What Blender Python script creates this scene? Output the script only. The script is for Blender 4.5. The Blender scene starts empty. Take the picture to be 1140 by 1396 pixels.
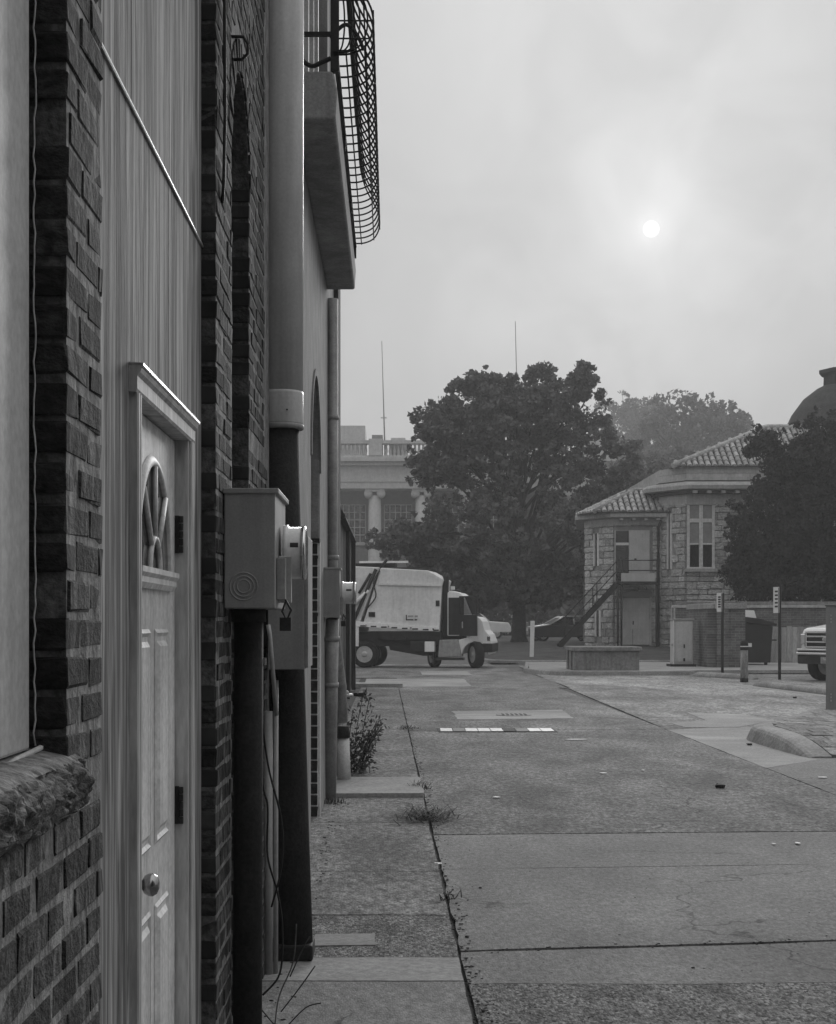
import bpy, math, random
import numpy as np
from math import sin, cos, pi, radians as R
random.seed(7); RNG = np.random.default_rng(7)
S = bpy.context.scene
COL = S.collection

# ------------------------------------------------------------------ camera, sky, sun, exposure
EYE = 1.55; F = 2100.0
cam = bpy.data.cameras.new('camera'); co = bpy.data.objects.new('camera', cam); COL.objects.link(co)
co.location = (0, 0, EYE); co.rotation_euler = (R(90), 0, 0)
cam.sensor_fit = 'HORIZONTAL'; cam.sensor_width = 36; cam.lens = 36*F/1140
cam.shift_x = (570-535)/1396*1396/1140; cam.shift_y = (850-698)/1140
cam.clip_start = 0.05; cam.clip_end = 3000
S.camera = co
SUN = np.array([353/F, 1.0, 538/F]); SUN = SUN/np.linalg.norm(SUN)
SUN_EL = math.asin(SUN[2]); SUN_AZ = math.atan2(SUN[0], SUN[1])

S.render.engine = 'CYCLES'
S.cycles.use_denoising = True
S.cycles.max_bounces = 6; S.cycles.diffuse_bounces = 3; S.cycles.glossy_bounces = 3; S.cycles.transmission_bounces = 4
S.cycles.volume_bounces = 1; S.cycles.transparent_max_bounces = 8
S.view_settings.view_transform = 'Standard'; S.view_settings.look = 'None'
S.view_settings.gamma = 1.0; S.view_settings.exposure = 0.0; S.view_settings.use_curve_mapping = False

W = bpy.data.worlds.new('World'); S.world = W; W.use_nodes = True
def build_world():
    nt = W.node_tree; N = nt.nodes; L = nt.links; N.clear()
    out = N.new('ShaderNodeOutputWorld'); bg = N.new('ShaderNodeBackground'); L.new(bg.outputs[0], out.inputs[0])
    sky = N.new('ShaderNodeTexSky'); sky.sky_type = 'NISHITA'; sky.sun_disc = False
    sky.sun_elevation = SUN_EL; sky.sun_rotation = SUN_AZ; sky.dust_density = 4; sky.air_density = 1
    bw = N.new('ShaderNodeRGBToBW'); L.new(sky.outputs[0], bw.inputs[0])
    tc = N.new('ShaderNodeTexCoord')
    nv = N.new('ShaderNodeVectorMath'); nv.operation = 'NORMALIZE'; L.new(tc.outputs['Generated'], nv.inputs[0])
    dot = N.new('ShaderNodeVectorMath'); dot.operation = 'DOT_PRODUCT'; L.new(nv.outputs[0], dot.inputs[0]); dot.inputs[1].default_value = SUN
    c = dot.outputs['Value']
    def m(op, a, b=None, clamp=False):
        n = N.new('ShaderNodeMath'); n.operation = op; n.use_clamp = clamp
        for i, v in enumerate((a, b)):
            if v is None: continue
            if isinstance(v, (int, float)): n.inputs[i].default_value = v
            else: L.new(v, n.inputs[i])
        return n.outputs[0]
    half = m('MULTIPLY_ADD', c, .5); half.node.inputs[2].default_value = .5
    cp = m('MAXIMUM', c, 0.0)
    # fog brightens towards the sun all round the sky
    sz = N.new('ShaderNodeSeparateXYZ'); L.new(nv.outputs[0], sz.inputs[0])
    over = m('MULTIPLY_ADD', m('MAXIMUM', sz.outputs[2], 0.0), 3.0); over.node.inputs[2].default_value = 1.0    # overcast: brighter overhead
    fog = m('MULTIPLY', m('ADD', m('MULTIPLY', m('POWER', half, 1.5), .02), .252), over)
    n2 = N.new('ShaderNodeTexNoise'); n2.inputs['Scale'].default_value = 11; n2.inputs['Detail'].default_value = 4; n2.inputs['Distortion'].default_value = 1.2; L.new(nv.outputs[0], n2.inputs['Vector'])
    patch = N.new('ShaderNodeMapRange'); L.new(n2.outputs[0], patch.inputs[0])
    for i, v_ in enumerate((.3, .7, .55, 1.45)): patch.inputs[i+1].default_value = v_
    fog = m('ADD', fog, m('MULTIPLY', m('MULTIPLY', m('POWER', cp, 60), patch.outputs[0]), .13))
    fog = m('ADD', fog, m('MULTIPLY', m('POWER', cp, 900), .13))
    fog = m('ADD', fog, m('MULTIPLY', m('POWER', cp, 14000), .16))
    nz = N.new('ShaderNodeTexNoise'); nz.inputs['Scale'].default_value = 5.0; nz.inputs['Detail'].default_value = 3; nz.inputs['Distortion'].default_value = .6
    L.new(nv.outputs[0], nz.inputs['Vector'])
    mr = N.new('ShaderNodeMapRange'); mr.inputs[1].default_value = .3; mr.inputs[2].default_value = .7; mr.inputs[3].default_value = .93; mr.inputs[4].default_value = 1.07
    L.new(nz.outputs[0], mr.inputs[0])
    fog = m('MULTIPLY', fog, mr.outputs[0])
    disc = N.new('ShaderNodeMapRange'); disc.interpolation_type = 'SMOOTHSTEP'
    disc.inputs[1].default_value = cos(R(.31)); disc.inputs[2].default_value = cos(R(.20)); disc.inputs[3].default_value = 0; disc.inputs[4].default_value = 1.0
    L.new(c, disc.inputs[0])
    tot = m('ADD', m('ADD', fog, m('MULTIPLY', bw.outputs[0], .001)), disc.outputs[0])
    L.new(tot, bg.inputs[0]); bg.inputs[1].default_value = 1.0
build_world()
sl = bpy.data.lights.new('sun', 'SUN'); sl.energy = 1.5; sl.angle = R(14); sl.color = (1, 1, 1)
so = bpy.data.objects.new('sun', sl); COL.objects.link(so)
so.rotation_euler = (math.atan2(math.hypot(SUN[0], SUN[1]), SUN[2]), 0, math.atan2(SUN[0], -SUN[1]))
so.location = (20, 60, 40)

# ------------------------------------------------------------------ materials (all grey: the photograph has no colour)
def newmat(name):
    m = bpy.data.materials.new(name); m.use_nodes = True
    nt = m.node_tree; return m, nt, nt.nodes, nt.links, nt.nodes['Principled BSDF']
def mrange(N, L, src, a, b, c, d):
    n = N.new('ShaderNodeMapRange'); L.new(src, n.inputs[0])
    for i, v in enumerate((a, b, c, d)): n.inputs[i+1].default_value = v
    return n.outputs[0]
def mul(N, L, a, b, op='MULTIPLY'):
    n = N.new('ShaderNodeMath'); n.operation = op
    for i, v in enumerate((a, b)):
        if isinstance(v, (int, float)): n.inputs[i].default_value = v
        else: L.new(v, n.inputs[i])
    return n.outputs[0]
def mat(name, a, b, scale=6, fine=.2, fscale=60, rough=.85, bump=.25, bdist=.004, stretch=(1, 1, 1), rand=0, metal=0, spec=.3, lo=.35, hi=.65,
        speck=0, speckscale=150, stain=0, trans=0, brick=None, drip=0, crack=0, warp=0, lit_wash=0):
    m, nt, N, L, P = newmat(name)
    tc = N.new('ShaderNodeTexCoord'); mp = N.new('ShaderNodeMapping'); mp.inputs['Scale'].default_value = stretch
    vec = tc.outputs['Object']
    oi = None
    if rand:
        oi = N.new('ShaderNodeObjectInfo'); va = N.new('ShaderNodeVectorMath'); va.operation = 'SCALE'
        va.inputs[0].default_value = (37, 53, 71); L.new(oi.outputs['Random'], va.inputs['Scale'])
        vb = N.new('ShaderNodeVectorMath'); L.new(vec, vb.inputs[0]); L.new(va.outputs[0], vb.inputs[1]); vec = vb.outputs[0]
    L.new(vec, mp.inputs[0]); v = mp.outputs[0]
    def noise(sc, det=6, vv=v, dist=0):
        n = N.new('ShaderNodeTexNoise'); n.inputs['Scale'].default_value = sc; n.inputs['Detail'].default_value = det
        n.inputs['Roughness'].default_value = .62; n.inputs['Distortion'].default_value = dist; L.new(vv, n.inputs['Vector']); return n.outputs[0]
    col = mrange(N, L, noise(scale, dist=warp), lo, hi, a, b)
    f = noise(fscale, 4)
    if fine: col = mul(N, L, col, mrange(N, L, f, .3, .7, 1-fine, 1+fine))
    h = f
    if speck:
        vo = N.new('ShaderNodeTexVoronoi'); vo.inputs['Scale'].default_value = speckscale; L.new(v, vo.inputs['Vector'])
        sep = N.new('ShaderNodeSeparateColor'); L.new(vo.outputs['Color'], sep.inputs[0])
        col = mul(N, L, col, mrange(N, L, sep.outputs[0], 0, 1, 1-speck, 1+speck))
        h = mul(N, L, f, mul(N, L, vo.outputs['Distance'], .6), 'SUBTRACT')
    if stain: col = mul(N, L, col, mrange(N, L, noise(scale*.22, 5, dist=.8), .42, .62, 1-stain, 1.0))
    if drip:
        m2 = N.new('ShaderNodeMapping'); m2.inputs['Scale'].default_value = (9, 9, .5); L.new(vec, m2.inputs[0])
        col = mul(N, L, col, mrange(N, L, noise(1.6, 5, m2.outputs[0]), .45, .68, 1.0, 1-drip))
    if crack:
        wn = N.new('ShaderNodeTexNoise'); wn.inputs['Scale'].default_value = 2.2; wn.inputs['Detail'].default_value = 6; L.new(vec, wn.inputs['Vector'])
        wa = N.new('ShaderNodeVectorMath'); wa.operation = 'MULTIPLY_ADD'; wa.inputs[1].default_value = (.55, .55, .55); L.new(wn.outputs['Color'], wa.inputs[0]); L.new(vec, wa.inputs[2])
        vc = N.new('ShaderNodeTexVoronoi'); vc.feature = 'DISTANCE_TO_EDGE'; vc.inputs['Scale'].default_value = crack; L.new(wa.outputs[0], vc.inputs['Vector'])
        ck = mrange(N, L, vc.outputs['Distance'], .001, .0045, .35, 1.0)
        mk = mrange(N, L, noise(.7, 2), .50, .56, 0.0, 1.0); one = mul(N, L, 1.0, mk, 'SUBTRACT')
        col = mul(N, L, col, mul(N, L, mul(N, L, ck, mk), one, 'ADD'))
    if lit_wash:      # limewash streaks plus painted light: street faces lifted, recess faces left dark as shade
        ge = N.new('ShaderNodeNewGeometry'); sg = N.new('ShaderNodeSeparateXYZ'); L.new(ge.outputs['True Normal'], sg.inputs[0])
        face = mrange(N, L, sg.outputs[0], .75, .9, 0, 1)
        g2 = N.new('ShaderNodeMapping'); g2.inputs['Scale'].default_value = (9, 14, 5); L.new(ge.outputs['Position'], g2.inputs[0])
        wm = mrange(N, L, noise(1.6, 7, g2.outputs[0], .8), .36 if lit_wash > .2 else .47, .66, 0, lit_wash); col = mul(N, L, col, mul(N, L, face, wm), 'ADD')
    if brick:
        axis, bw_, bh = brick
        sx = N.new('ShaderNodeSeparateXYZ'); L.new(vec, sx.inputs[0]); cx = N.new('ShaderNodeCombineXYZ')
        L.new(sx.outputs[axis], cx.inputs[0]); L.new(sx.outputs[2], cx.inputs[1])
        bt = N.new('ShaderNodeTexBrick'); L.new(cx.outputs[0], bt.inputs['Vector']); bt.inputs['Scale'].default_value = 1
        bt.inputs['Brick Width'].default_value = bw_; bt.inputs['Row Height'].default_value = bh; bt.inputs['Mortar Size'].default_value = bh*.07
        bt.inputs['Color1'].default_value = (.55, .55, .55, 1); bt.inputs['Color2'].default_value = (1, 1, 1, 1); bt.inputs['Mortar'].default_value = (1.5, 1.5, 1.5, 1)
        b2 = N.new('ShaderNodeRGBToBW'); L.new(bt.outputs[0], b2.inputs[0]); col = mul(N, L, col, b2.outputs[0])
        h = mul(N, L, f, mul(N, L, bt.outputs['Fac'], 2.0), 'SUBTRACT')
    if rand: col = mul(N, L, col, mrange(N, L, oi.outputs['Random'], 0, 1, 1-rand, 1+rand))
    L.new(col, P.inputs['Base Color'])
    P.inputs['Roughness'].default_value = rough; P.inputs['Metallic'].default_value = metal
    P.inputs['Specular IOR Level'].default_value = spec
    if bump:
        bn = N.new('ShaderNodeBump'); bn.inputs['Strength'].default_value = bump; bn.inputs['Distance'].default_value = bdist
        L.new(h, bn.inputs['Height']); L.new(bn.outputs[0], P.inputs['Normal'])
    if trans:
        t = N.new('ShaderNodeBsdfTranslucent'); L.new(col, t.inputs[0]); mx = N.new('ShaderNodeMixShader'); mx.inputs[0].default_value = trans
        L.new(P.outputs[0], mx.inputs[1]); L.new(t.outputs[0], mx.inputs[2]); L.new(mx.outputs[0], N['Material Output'].inputs[0])
    return m

M = {}
M['brick'] = mat('brick', .014, .07, scale=1.6, fine=.5, fscale=5, rough=.92, bump=.5, bdist=.025, rand=.6, stretch=(1, 2.2, .8), stain=.35, lo=.36, hi=.72, warp=.9, lit_wash=.13)
M['mortar'] = mat('mortar', .06, .15, scale=14, fine=.6, fscale=50, bump=1.0, bdist=.008, rough=.95, stain=.3, lit_wash=.26)
M['wallbrick'] = mat('wallbrick', .05, .12, scale=3, fine=.3, fscale=40, brick=(1, .21, .068), bump=.5)
M['stonesill'] = mat('stonesill', .11, .33, scale=10, fine=.5, fscale=45, bump=1.0, bdist=.010, rough=.95, stain=.35)
M['windowboard'] = mat('windowboard', .46, .54, scale=5, fine=.16, fscale=60, bump=.15, rough=.55, drip=.15)
M['siding'] = mat('siding', .09, .42, scale=9, fine=.4, fscale=24, bump=.8, bdist=.006, stretch=(1, 2.8, .13), rough=.85, drip=.3, lo=.40, hi=.62, warp=.9)
M['door'] = mat('door', .70, .84, scale=5, fine=.2, fscale=45, bump=.2, rough=.55, drip=.28, spec=.4, stain=.18)
M['casing'] = mat('casing', .36, .56, scale=9, fine=.28, fscale=50, bump=.35, stretch=(1, 2, .15), rough=.65, drip=.3, warp=.6)
M['caulk'] = mat('caulk', .45, .65, scale=20, bump=.4)
M['aluminium'] = mat('aluminium', .45, .6, scale=10, fine=.1, metal=.8, rough=.4, bump=.1)
M['blackmetal'] = mat('blackmetal', .012, .022, scale=12, fine=.3, rough=.6, bump=.3, spec=.3)
M['iron'] = mat('iron', .008, .016, scale=12, fine=.3, rough=.6, bump=.2, spec=.3)
M['knob'] = mat('knob', .30, .36, scale=8, fine=.1, metal=1, rough=.22, bump=.05)
M['glass'] = mat('glass', .012, .02, scale=2, fine=0, rough=.08, bump=0, spec=.55)
M['meterbox'] = mat('meterbox', .27, .33, scale=5, fine=.1, fscale=120, rough=.5, bump=.1, spec=.35, drip=.15)
M['meter'] = mat('meter', .55, .66, scale=5, fine=.1, rough=.22, bump=.03, spec=.6)
M['meterdark'] = mat('meterdark', .06, .09, scale=5, fine=.1, rough=.4, bump=.05)
M['galv'] = mat('galv', .26, .36, scale=9, fine=.15, rough=.55, metal=.25, bump=.15, drip=.25)
M['sleeve'] = mat('sleeve', .52, .60, scale=5, fine=.08, fscale=70, rough=.38, bump=.08, drip=.2, spec=.5)
M['castiron'] = mat('castiron', .012, .022, scale=9, fine=.5, fscale=70, rough=.75, bump=.6, spec=.25)
M['pvc'] = mat('pvc', .36, .46, scale=7, fine=.1, rough=.45, bump=.1, drip=.25)
M['stucco'] = mat('stucco', .22, .31, scale=4, fine=.15, fscale=70, rough=.9, bump=.4, drip=.30, stain=.15)
M['stuccogrey'] = mat('stuccogrey', .26, .37, scale=4, fine=.2, fscale=60, rough=.9, bump=.4, drip=.2, stain=.3)
M['whitepaint'] = mat('whitepaint', .52, .68, scale=8, fine=.15, rough=.6, bump=.2, drip=.2)
M['darkbrick'] = mat('darkbrick', .012, .03, scale=2, fine=.4, fscale=7, rough=.9, bump=.6, rand=.2)
M['timber'] = mat('timber', .02, .045, scale=9, fine=.4, bump=.4, stretch=(2, 2, .2), rough=.9)
M['concrete'] = mat('concrete', .185, .28, scale=1.1, fine=.32, fscale=34, rough=.9, bump=.7, bdist=.006, stain=.32, speck=.25, speckscale=110, crack=.45, warp=.5, stretch=(1, .45, 1))
M['concretelight'] = mat('concretelight', .28, .38, scale=1.5, fine=.22, fscale=26, rough=.9, bump=.4, stain=.25, speck=.12, speckscale=80)
M['roughroad'] = mat('roughroad', .125, .27, scale=1.3, fine=.5, fscale=20, rough=.95, bump=.9, bdist=.010, stain=.25, speck=.45, speckscale=62, warp=.6, crack=.3, stretch=(1, .42, 1))
M['aggregate'] = mat('aggregate', .10, .20, scale=6, fine=.5, fscale=55, rough=.95, bump=.9, bdist=.010, speck=.75, speckscale=95, stretch=(1, .42, 1))
M['lot'] = mat('lot', .17, .38, scale=.9, fine=.45, fscale=10, rough=.95, bump=.9, bdist=.012, stain=.35, speck=.35, speckscale=32, warp=.6, crack=.35, stretch=(1, .4, 1))
M['kerb'] = mat('kerb', .24, .33, scale=3, fine=.25, fscale=20, rough=.9, bump=.6, stain=.25, speck=.15, speckscale=60)
M['paver'] = mat('paver', .17, .34, scale=2.0, fine=.35, fscale=7, rough=.95, bump=.8, bdist=.04, rand=.3)
M['gap'] = mat('gap', .02, .035, scale=8, fine=.4, bump=.6)
M['ground'] = mat('ground', .10, .15, scale=.5, fine=.2, fscale=5, rough=1, bump=.3)
M['grass'] = mat('grass', .045, .085, scale=1.5, fine=.4, fscale=18, rough=1, bump=1.0, bdist=.05)
M['leaf'] = mat('leaf', .07, .15, scale=1.2, fine=.3, fscale=5, rough=.7, bump=0, trans=.25)
M['leafdark'] = mat('leafdark', .018, .04, scale=1.2, fine=.3, fscale=5, rough=.7, bump=0, trans=.2)
M['weedleaf'] = mat('weedleaf', .04, .15, scale=12, fine=.3, fscale=40, rough=.7, bump=0, trans=.2)
M['drygrass'] = mat('drygrass', .05, .10, scale=12, fine=.3, rough=.9, bump=0)
M['bark'] = mat('bark', .025, .05, scale=4, fine=.4, fscale=20, bump=.6, bdist=.03, rough=1)
M['stone'] = mat('stone', .36, .56, scale=1.6, fine=.4, fscale=5, rough=.95, bump=1.0, bdist=.12, rand=.3)
M['stonetrim'] = mat('stonetrim', .32, .44, scale=2, fine=.15, fscale=10, rough=.95, bump=.4, bdist=.02, drip=.2)
M['stonejoint'] = mat('stonejoint', .20, .28, scale=3, fine=.2, bump=.3)
M['tile'] = mat('tile', .20, .38, scale=3, fine=.25, fscale=12, rough=.6, bump=.3, rand=.3, spec=.4)
M['roofdark'] = mat('roofdark', .03, .055, scale=3, fine=.3, fscale=14, rough=.9, bump=.5, bdist=.03)
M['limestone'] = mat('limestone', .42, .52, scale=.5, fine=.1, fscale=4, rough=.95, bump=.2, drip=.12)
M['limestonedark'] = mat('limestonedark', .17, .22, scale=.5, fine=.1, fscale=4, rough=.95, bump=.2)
M['panelgrey'] = mat('panelgrey', .40, .48, scale=2, fine=.1, fscale=20, rough=.7, bump=.2, drip=.12)
M['encbrick'] = mat('encbrick', .10, .17, scale=2, fine=.2, fscale=20, brick=(0, .24, .085), bump=.5)
M['encbrickside'] = mat('encbrickside', .10, .17, scale=2, fine=.2, fscale=20, brick=(1, .24, .085), bump=.5)
M['plank'] = mat('plank', .24, .36, scale=3, fine=.3, fscale=20, stretch=(3, 3, .3), rand=.2, bump=.4)
M['dumpster'] = mat('dumpster', .014, .024, scale=3, fine=.3, rough=.6, bump=.2)
M['cabinet'] = mat('cabinet', .20, .25, scale=3, fine=.1, fscale=60, rough=.55, bump=.1, drip=.1)
M['vault'] = mat('vault', .17, .27, scale=2.5, fine=.25, fscale=14, rough=.95, bump=.5, drip=.22, stain=.2)
M['truckwhite'] = mat('truckwhite', .74, .82, scale=1.5, fine=.06, fscale=20, rough=.45, bump=.03, spec=.4, drip=.1)
M['truckbody'] = mat('truckbody', .74, .86, scale=1.4, fine=.10, fscale=9, rough=.5, bump=.05, spec=.35, drip=.10, stain=.2, warp=.5)
M['truckdark'] = mat('truckdark', .012, .025, scale=4, fine=.3, rough=.6, bump=.1)
M['tyre'] = mat('tyre', .012, .02, scale=10, fine=.3, rough=.85, bump=.2)
M['rim'] = mat('rim', .35, .5, scale=5, fine=.1, rough=.4, metal=.4, bump=.05)
M['chrome'] = mat('chrome', .6, .7, scale=5, fine=.05, rough=.15, metal=1, bump=0)
M['carpaint'] = mat('carpaint', .03, .04, scale=3, fine=.05, rough=.25, bump=0, spec=.6)
M['carsilver'] = mat('carsilver', .66, .74, scale=3, fine=.05, rough=.25, bump=0, spec=.6)
M['signback'] = mat('signback', .035, .05, scale=6, fine=.15, rough=.5, metal=.3, bump=.05)
M['signwhite'] = mat('signwhite', .6, .7, scale=6, fine=.08, rough=.5, bump=.02)
M['steelpost'] = mat('steelpost', .014, .024, scale=9, fine=.2, rough=.6, bump=.2)
M['litter'] = mat('litter', .75, .85, scale=30, fine=.1, rough=.8, bump=.2)
M['wornpost'] = mat('wornpost', .09, .26, scale=9, fine=.3, rough=.8, bump=.3, stretch=(1, 1, .3))

def clear_glass():
    m, nt, N, L, P = newmat('clearglass'); t = N.new('ShaderNodeBsdfTransparent'); t.inputs[0].default_value = (.8, .8, .8, 1); mx = N.new('ShaderNodeMixShader'); mx.inputs[0].default_value = .25
    P.inputs['Base Color'].default_value = (.05, .05, .05, 1); P.inputs['Roughness'].default_value = .05
    L.new(t.outputs[0], mx.inputs[1]); L.new(P.outputs[0], mx.inputs[2]); L.new(mx.outputs[0], N['Material Output'].inputs[0]); return m
M['clearglass'] = clear_glass()

# ------------------------------------------------------------------ mesh helpers
ORG = {}
class MB:
    def __init__(s): s.v = []; s.f = []
    def add(s, vs, fs):
        n = len(s.v); s.v += [tuple(p) for p in vs]; s.f += [tuple(i+n for i in f) for f in fs]; return s
    def box(s, x0, x1, y0, y1, z0, z1):
        return s.add([(x0, y0, z0), (x1, y0, z0), (x1, y1, z0), (x0, y1, z0), (x0, y0, z1), (x1, y0, z1), (x1, y1, z1), (x0, y1, z1)],
                     [(0, 3, 2, 1), (4, 5, 6, 7), (0, 1, 5, 4), (1, 2, 6, 5), (2, 3, 7, 6), (3, 0, 4, 7)])
    def prism(s, poly, axis, a0, a1):
        """poly in the two other axes (in xyz order), extruded along axis"""
        n = len(poly)
        def p3(p, a):
            return {0: (a, p[0], p[1]), 1: (p[0], a, p[1]), 2: (p[0], p[1], a)}[axis]
        vs = [p3(p, a0) for p in poly]+[p3(p, a1) for p in poly]
        area = sum(poly[i][0]*poly[(i+1) % n][1]-poly[(i+1) % n][0]*poly[i][1] for i in range(n))
        flip = (area < 0) ^ (axis == 1)
        fs = [tuple(range(n))[::-1], tuple(range(n, 2*n))]+[(i, (i+1) % n, n+(i+1) % n, n+i) for i in range(n)]
        if flip: fs = [f[::-1] for f in fs]
        return s.add(vs, fs)
    def tube(s, pts, r, n=8, caps=True):
        pts = [np.array(p, float) for p in pts]; rs = r if isinstance(r, (list, tuple)) else [r]*len(pts)
        vs = []; fs = []; u = None
        for i, p in enumerate(pts):
            t = pts[min(i+1, len(pts)-1)]-pts[max(i-1, 0)]; t = t/(np.linalg.norm(t)+1e-9)
            if u is None:
                a = np.array([0, 0, 1.]) if abs(t[2]) < .9 else np.array([1., 0, 0]); u = np.cross(a, t)
            u = u-t*np.dot(u, t); u /= np.linalg.norm(u)+1e-9; w = np.cross(t, u)
            for k in range(n):
                an = 2*pi*k/n; vs.append(p+rs[i]*(cos(an)*u+sin(an)*w))
        for i in range(len(pts)-1):
            for k in range(n):
                k2 = (k+1) % n; fs.append((i*n+k, i*n+k2, (i+1)*n+k2, (i+1)*n+k))
        if caps: fs += [tuple(range(n))[::-1], tuple(range((len(pts)-1)*n, len(pts)*n))]
        return s.add(vs, fs)
    def lathe(s, prof, c, n=24, axis=2, caps=True):
        """prof: (radius, height) along axis"""
        vs = []; fs = []
        for (r, h) in prof:
            for k in range(n):
                a = 2*pi*k/n; p = [r*cos(a), r*sin(a)]; q = {2: (p[0], p[1], h), 0: (h, p[0], p[1]), 1: (p[1], h, p[0])}[axis]
                vs.append((q[0]+c[0], q[1]+c[1], q[2]+c[2]))
        for i in range(len(prof)-1):
            for k in range(n):
                k2 = (k+1) % n; fs.append((i*n+k, i*n+k2, (i+1)*n+k2, (i+1)*n+k))
        if caps: fs += [tuple(range(n))[::-1], tuple(range((len(prof)-1)*n, len(prof)*n))]
        return s.add(vs, fs)
    def sweep(s, path, prof, caps=True):
        """prof: closed list of (offset to the right of travel, z); path: (x, y[, z])"""
        P = [np.array(p[:2], float) for p in path]; zs = [p[2] if len(p) > 2 else 0 for p in path]; n = len(prof); vs = []; fs = []
        for i, p in enumerate(P):
            t = P[min(i+1, len(P)-1)]-P[max(i-1, 0)]; t /= np.linalg.norm(t); nr = np.array([t[1], -t[0]])
            for (o, z) in prof: q = p+nr*o; vs.append((q[0], q[1], z+zs[i]))
        for i in range(len(P)-1):
            for k in range(n):
                k2 = (k+1) % n; fs.append((i*n+k, (i+1)*n+k, (i+1)*n+k2, i*n+k2))
        if caps: fs += [tuple(range(n)), tuple(range((len(P)-1)*n, len(P)*n))[::-1]]
        return s.add(vs, fs)
    def build(s, name, m, parent=None, smooth=False, bevel=0, loc=None):
        org = ORG.get(parent.name, (0, 0, 0)) if parent else (loc or (0, 0, 0))
        me = bpy.data.meshes.new(name); me.from_pydata([(x-org[0], y-org[1], z-org[2]) for x, y, z in s.v], [], s.f); me.update()
        if smooth:
            me.polygons.foreach_set('use_smooth', [len(p.vertices) <= 4 for p in me.polygons])
        me.materials.append(M[m] if isinstance(m, str) else m)
        o = bpy.data.objects.new(name, me); COL.objects.link(o)
        if parent: o.parent = parent; ORG[o.name] = org
        elif loc: o.location = loc; ORG[o.name] = loc
        if bevel:
            b = o.modifiers.new('bevel', 'BEVEL'); b.width = bevel; b.segments = 2; b.limit_method = 'ANGLE'
        return o
def bx(name, m, parent, x0, x1, y0, y1, z0, z1, bevel=0): return MB().box(x0, x1, y0, y1, z0, z1).build(name, m, parent, bevel=bevel)
def tb(name, m, parent, pts, r, n=8): return MB().tube(pts, r, n).build(name, m, parent, smooth=True)
def tag(o, label=None, cat=None, group=None, kind=None):
    if label: o['label'] = label
    if cat: o['category'] = cat
    if group: o['group'] = group
    if kind: o['kind'] = kind
    return o
def thing(name, label, cat, loc, rz=0, group=None, local=False):
    o = bpy.data.objects.new(name, None); COL.objects.link(o); o.location = loc; o.rotation_euler = (0, 0, rz)
    ORG[o.name] = (0, 0, 0) if local else tuple(loc); o.empty_display_size = .2
    return tag(o, label, cat, group)
def struct(name, kind='structure', loc=(0, 0, 0)):
    o = bpy.data.objects.new(name, None); COL.objects.link(o); o.location = loc; ORG[o.name] = tuple(loc); o['kind'] = kind; return o
def PX(u, v, Y): return ((u-535)*Y/F, Y, EYE-(v-850)*Y/F)
def GY(v, z=0): return (EYE-z)*F/(v-850)

def catmull(P, n=8):
    P = [np.array(p, float) for p in P]; P = [P[0]]+P+[P[-1]]; out = []
    for i in range(1, len(P)-2):
        for k in range(n):
            t = k/n; out.append(.5*((2*P[i])+(-P[i-1]+P[i+1])*t+(2*P[i-1]-5*P[i]+4*P[i+1]-P[i+2])*t*t+(-P[i-1]+3*P[i]-3*P[i+1]+P[i+2])*t**3))
    return out+[P[-2]]
def chamfer_block(jit, seed, ch=.06):
    if not isinstance(ch, tuple): ch = (ch, ch, ch)
    if not isinstance(jit, tuple): jit = (jit, jit, jit)
    """unit block (0.5 half size) with chamfered, uneven edges: 44 triangles"""
    r = random.Random(seed); me_v = []; idx = {}
    for sx in (-1, 1):
        for sy in (-1, 1):
            for sz in (-1, 1):
                for ax in range(3):
                    c = [sx*.5, sy*.5, sz*.5]
                    for k in range(3):
                        if k != ax: c[k] *= 1-2*ch[k]*r.uniform(.4, 1.5)
                    c = [q+r.uniform(-w_, w_) for q, w_ in zip(c, jit)]
                    idx[(sx, sy, sz, ax)] = len(me_v); me_v.append(c)
    fs = []
    for ax in range(3):
        o1, o2 = [k for k in range(3) if k != ax]
        for s_ in (-1, 1):
            quad = []
            for a, b in ((-1, -1), (1, -1), (1, 1), (-1, 1)):
                k = [0, 0, 0]; k[ax] = s_; k[o1] = a; k[o2] = b; quad.append(idx[tuple(k)+(ax,)])
            fs.append(quad)
        for a in (-1, 1):
            for b in (-1, 1):
                k0 = [0, 0, 0]; k0[ax] = -1; k0[o1] = a; k0[o2] = b; k1 = list(k0); k1[ax] = 1
                fs.append([idx[tuple(k0)+(o1,)], idx[tuple(k1)+(o1,)], idx[tuple(k1)+(o2,)], idx[tuple(k0)+(o2,)]])
    for sx in (-1, 1):
        for sy in (-1, 1):
            for sz in (-1, 1): fs.append([idx[(sx, sy, sz, a)] for a in range(3)])
    out = []
    V = np.array(me_v)
    for f in fs:
        c = V[f].mean(0); n = np.cross(V[f[1]]-V[f[0]], V[f[2]]-V[f[0]]); out.append(f if np.dot(n, c) > 0 else f[::-1])
    return V, out
def block_meshes(name, m, k=6, jit=.02, ch=.06):
    res = []
    for i in range(k):
        V, fs = chamfer_block(jit, i*13+5, ch); me = bpy.data.meshes.new(name); me.from_pydata(V.tolist(), [], fs); me.materials.append(M[m]); res.append((me, V, fs))
    return res
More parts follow.
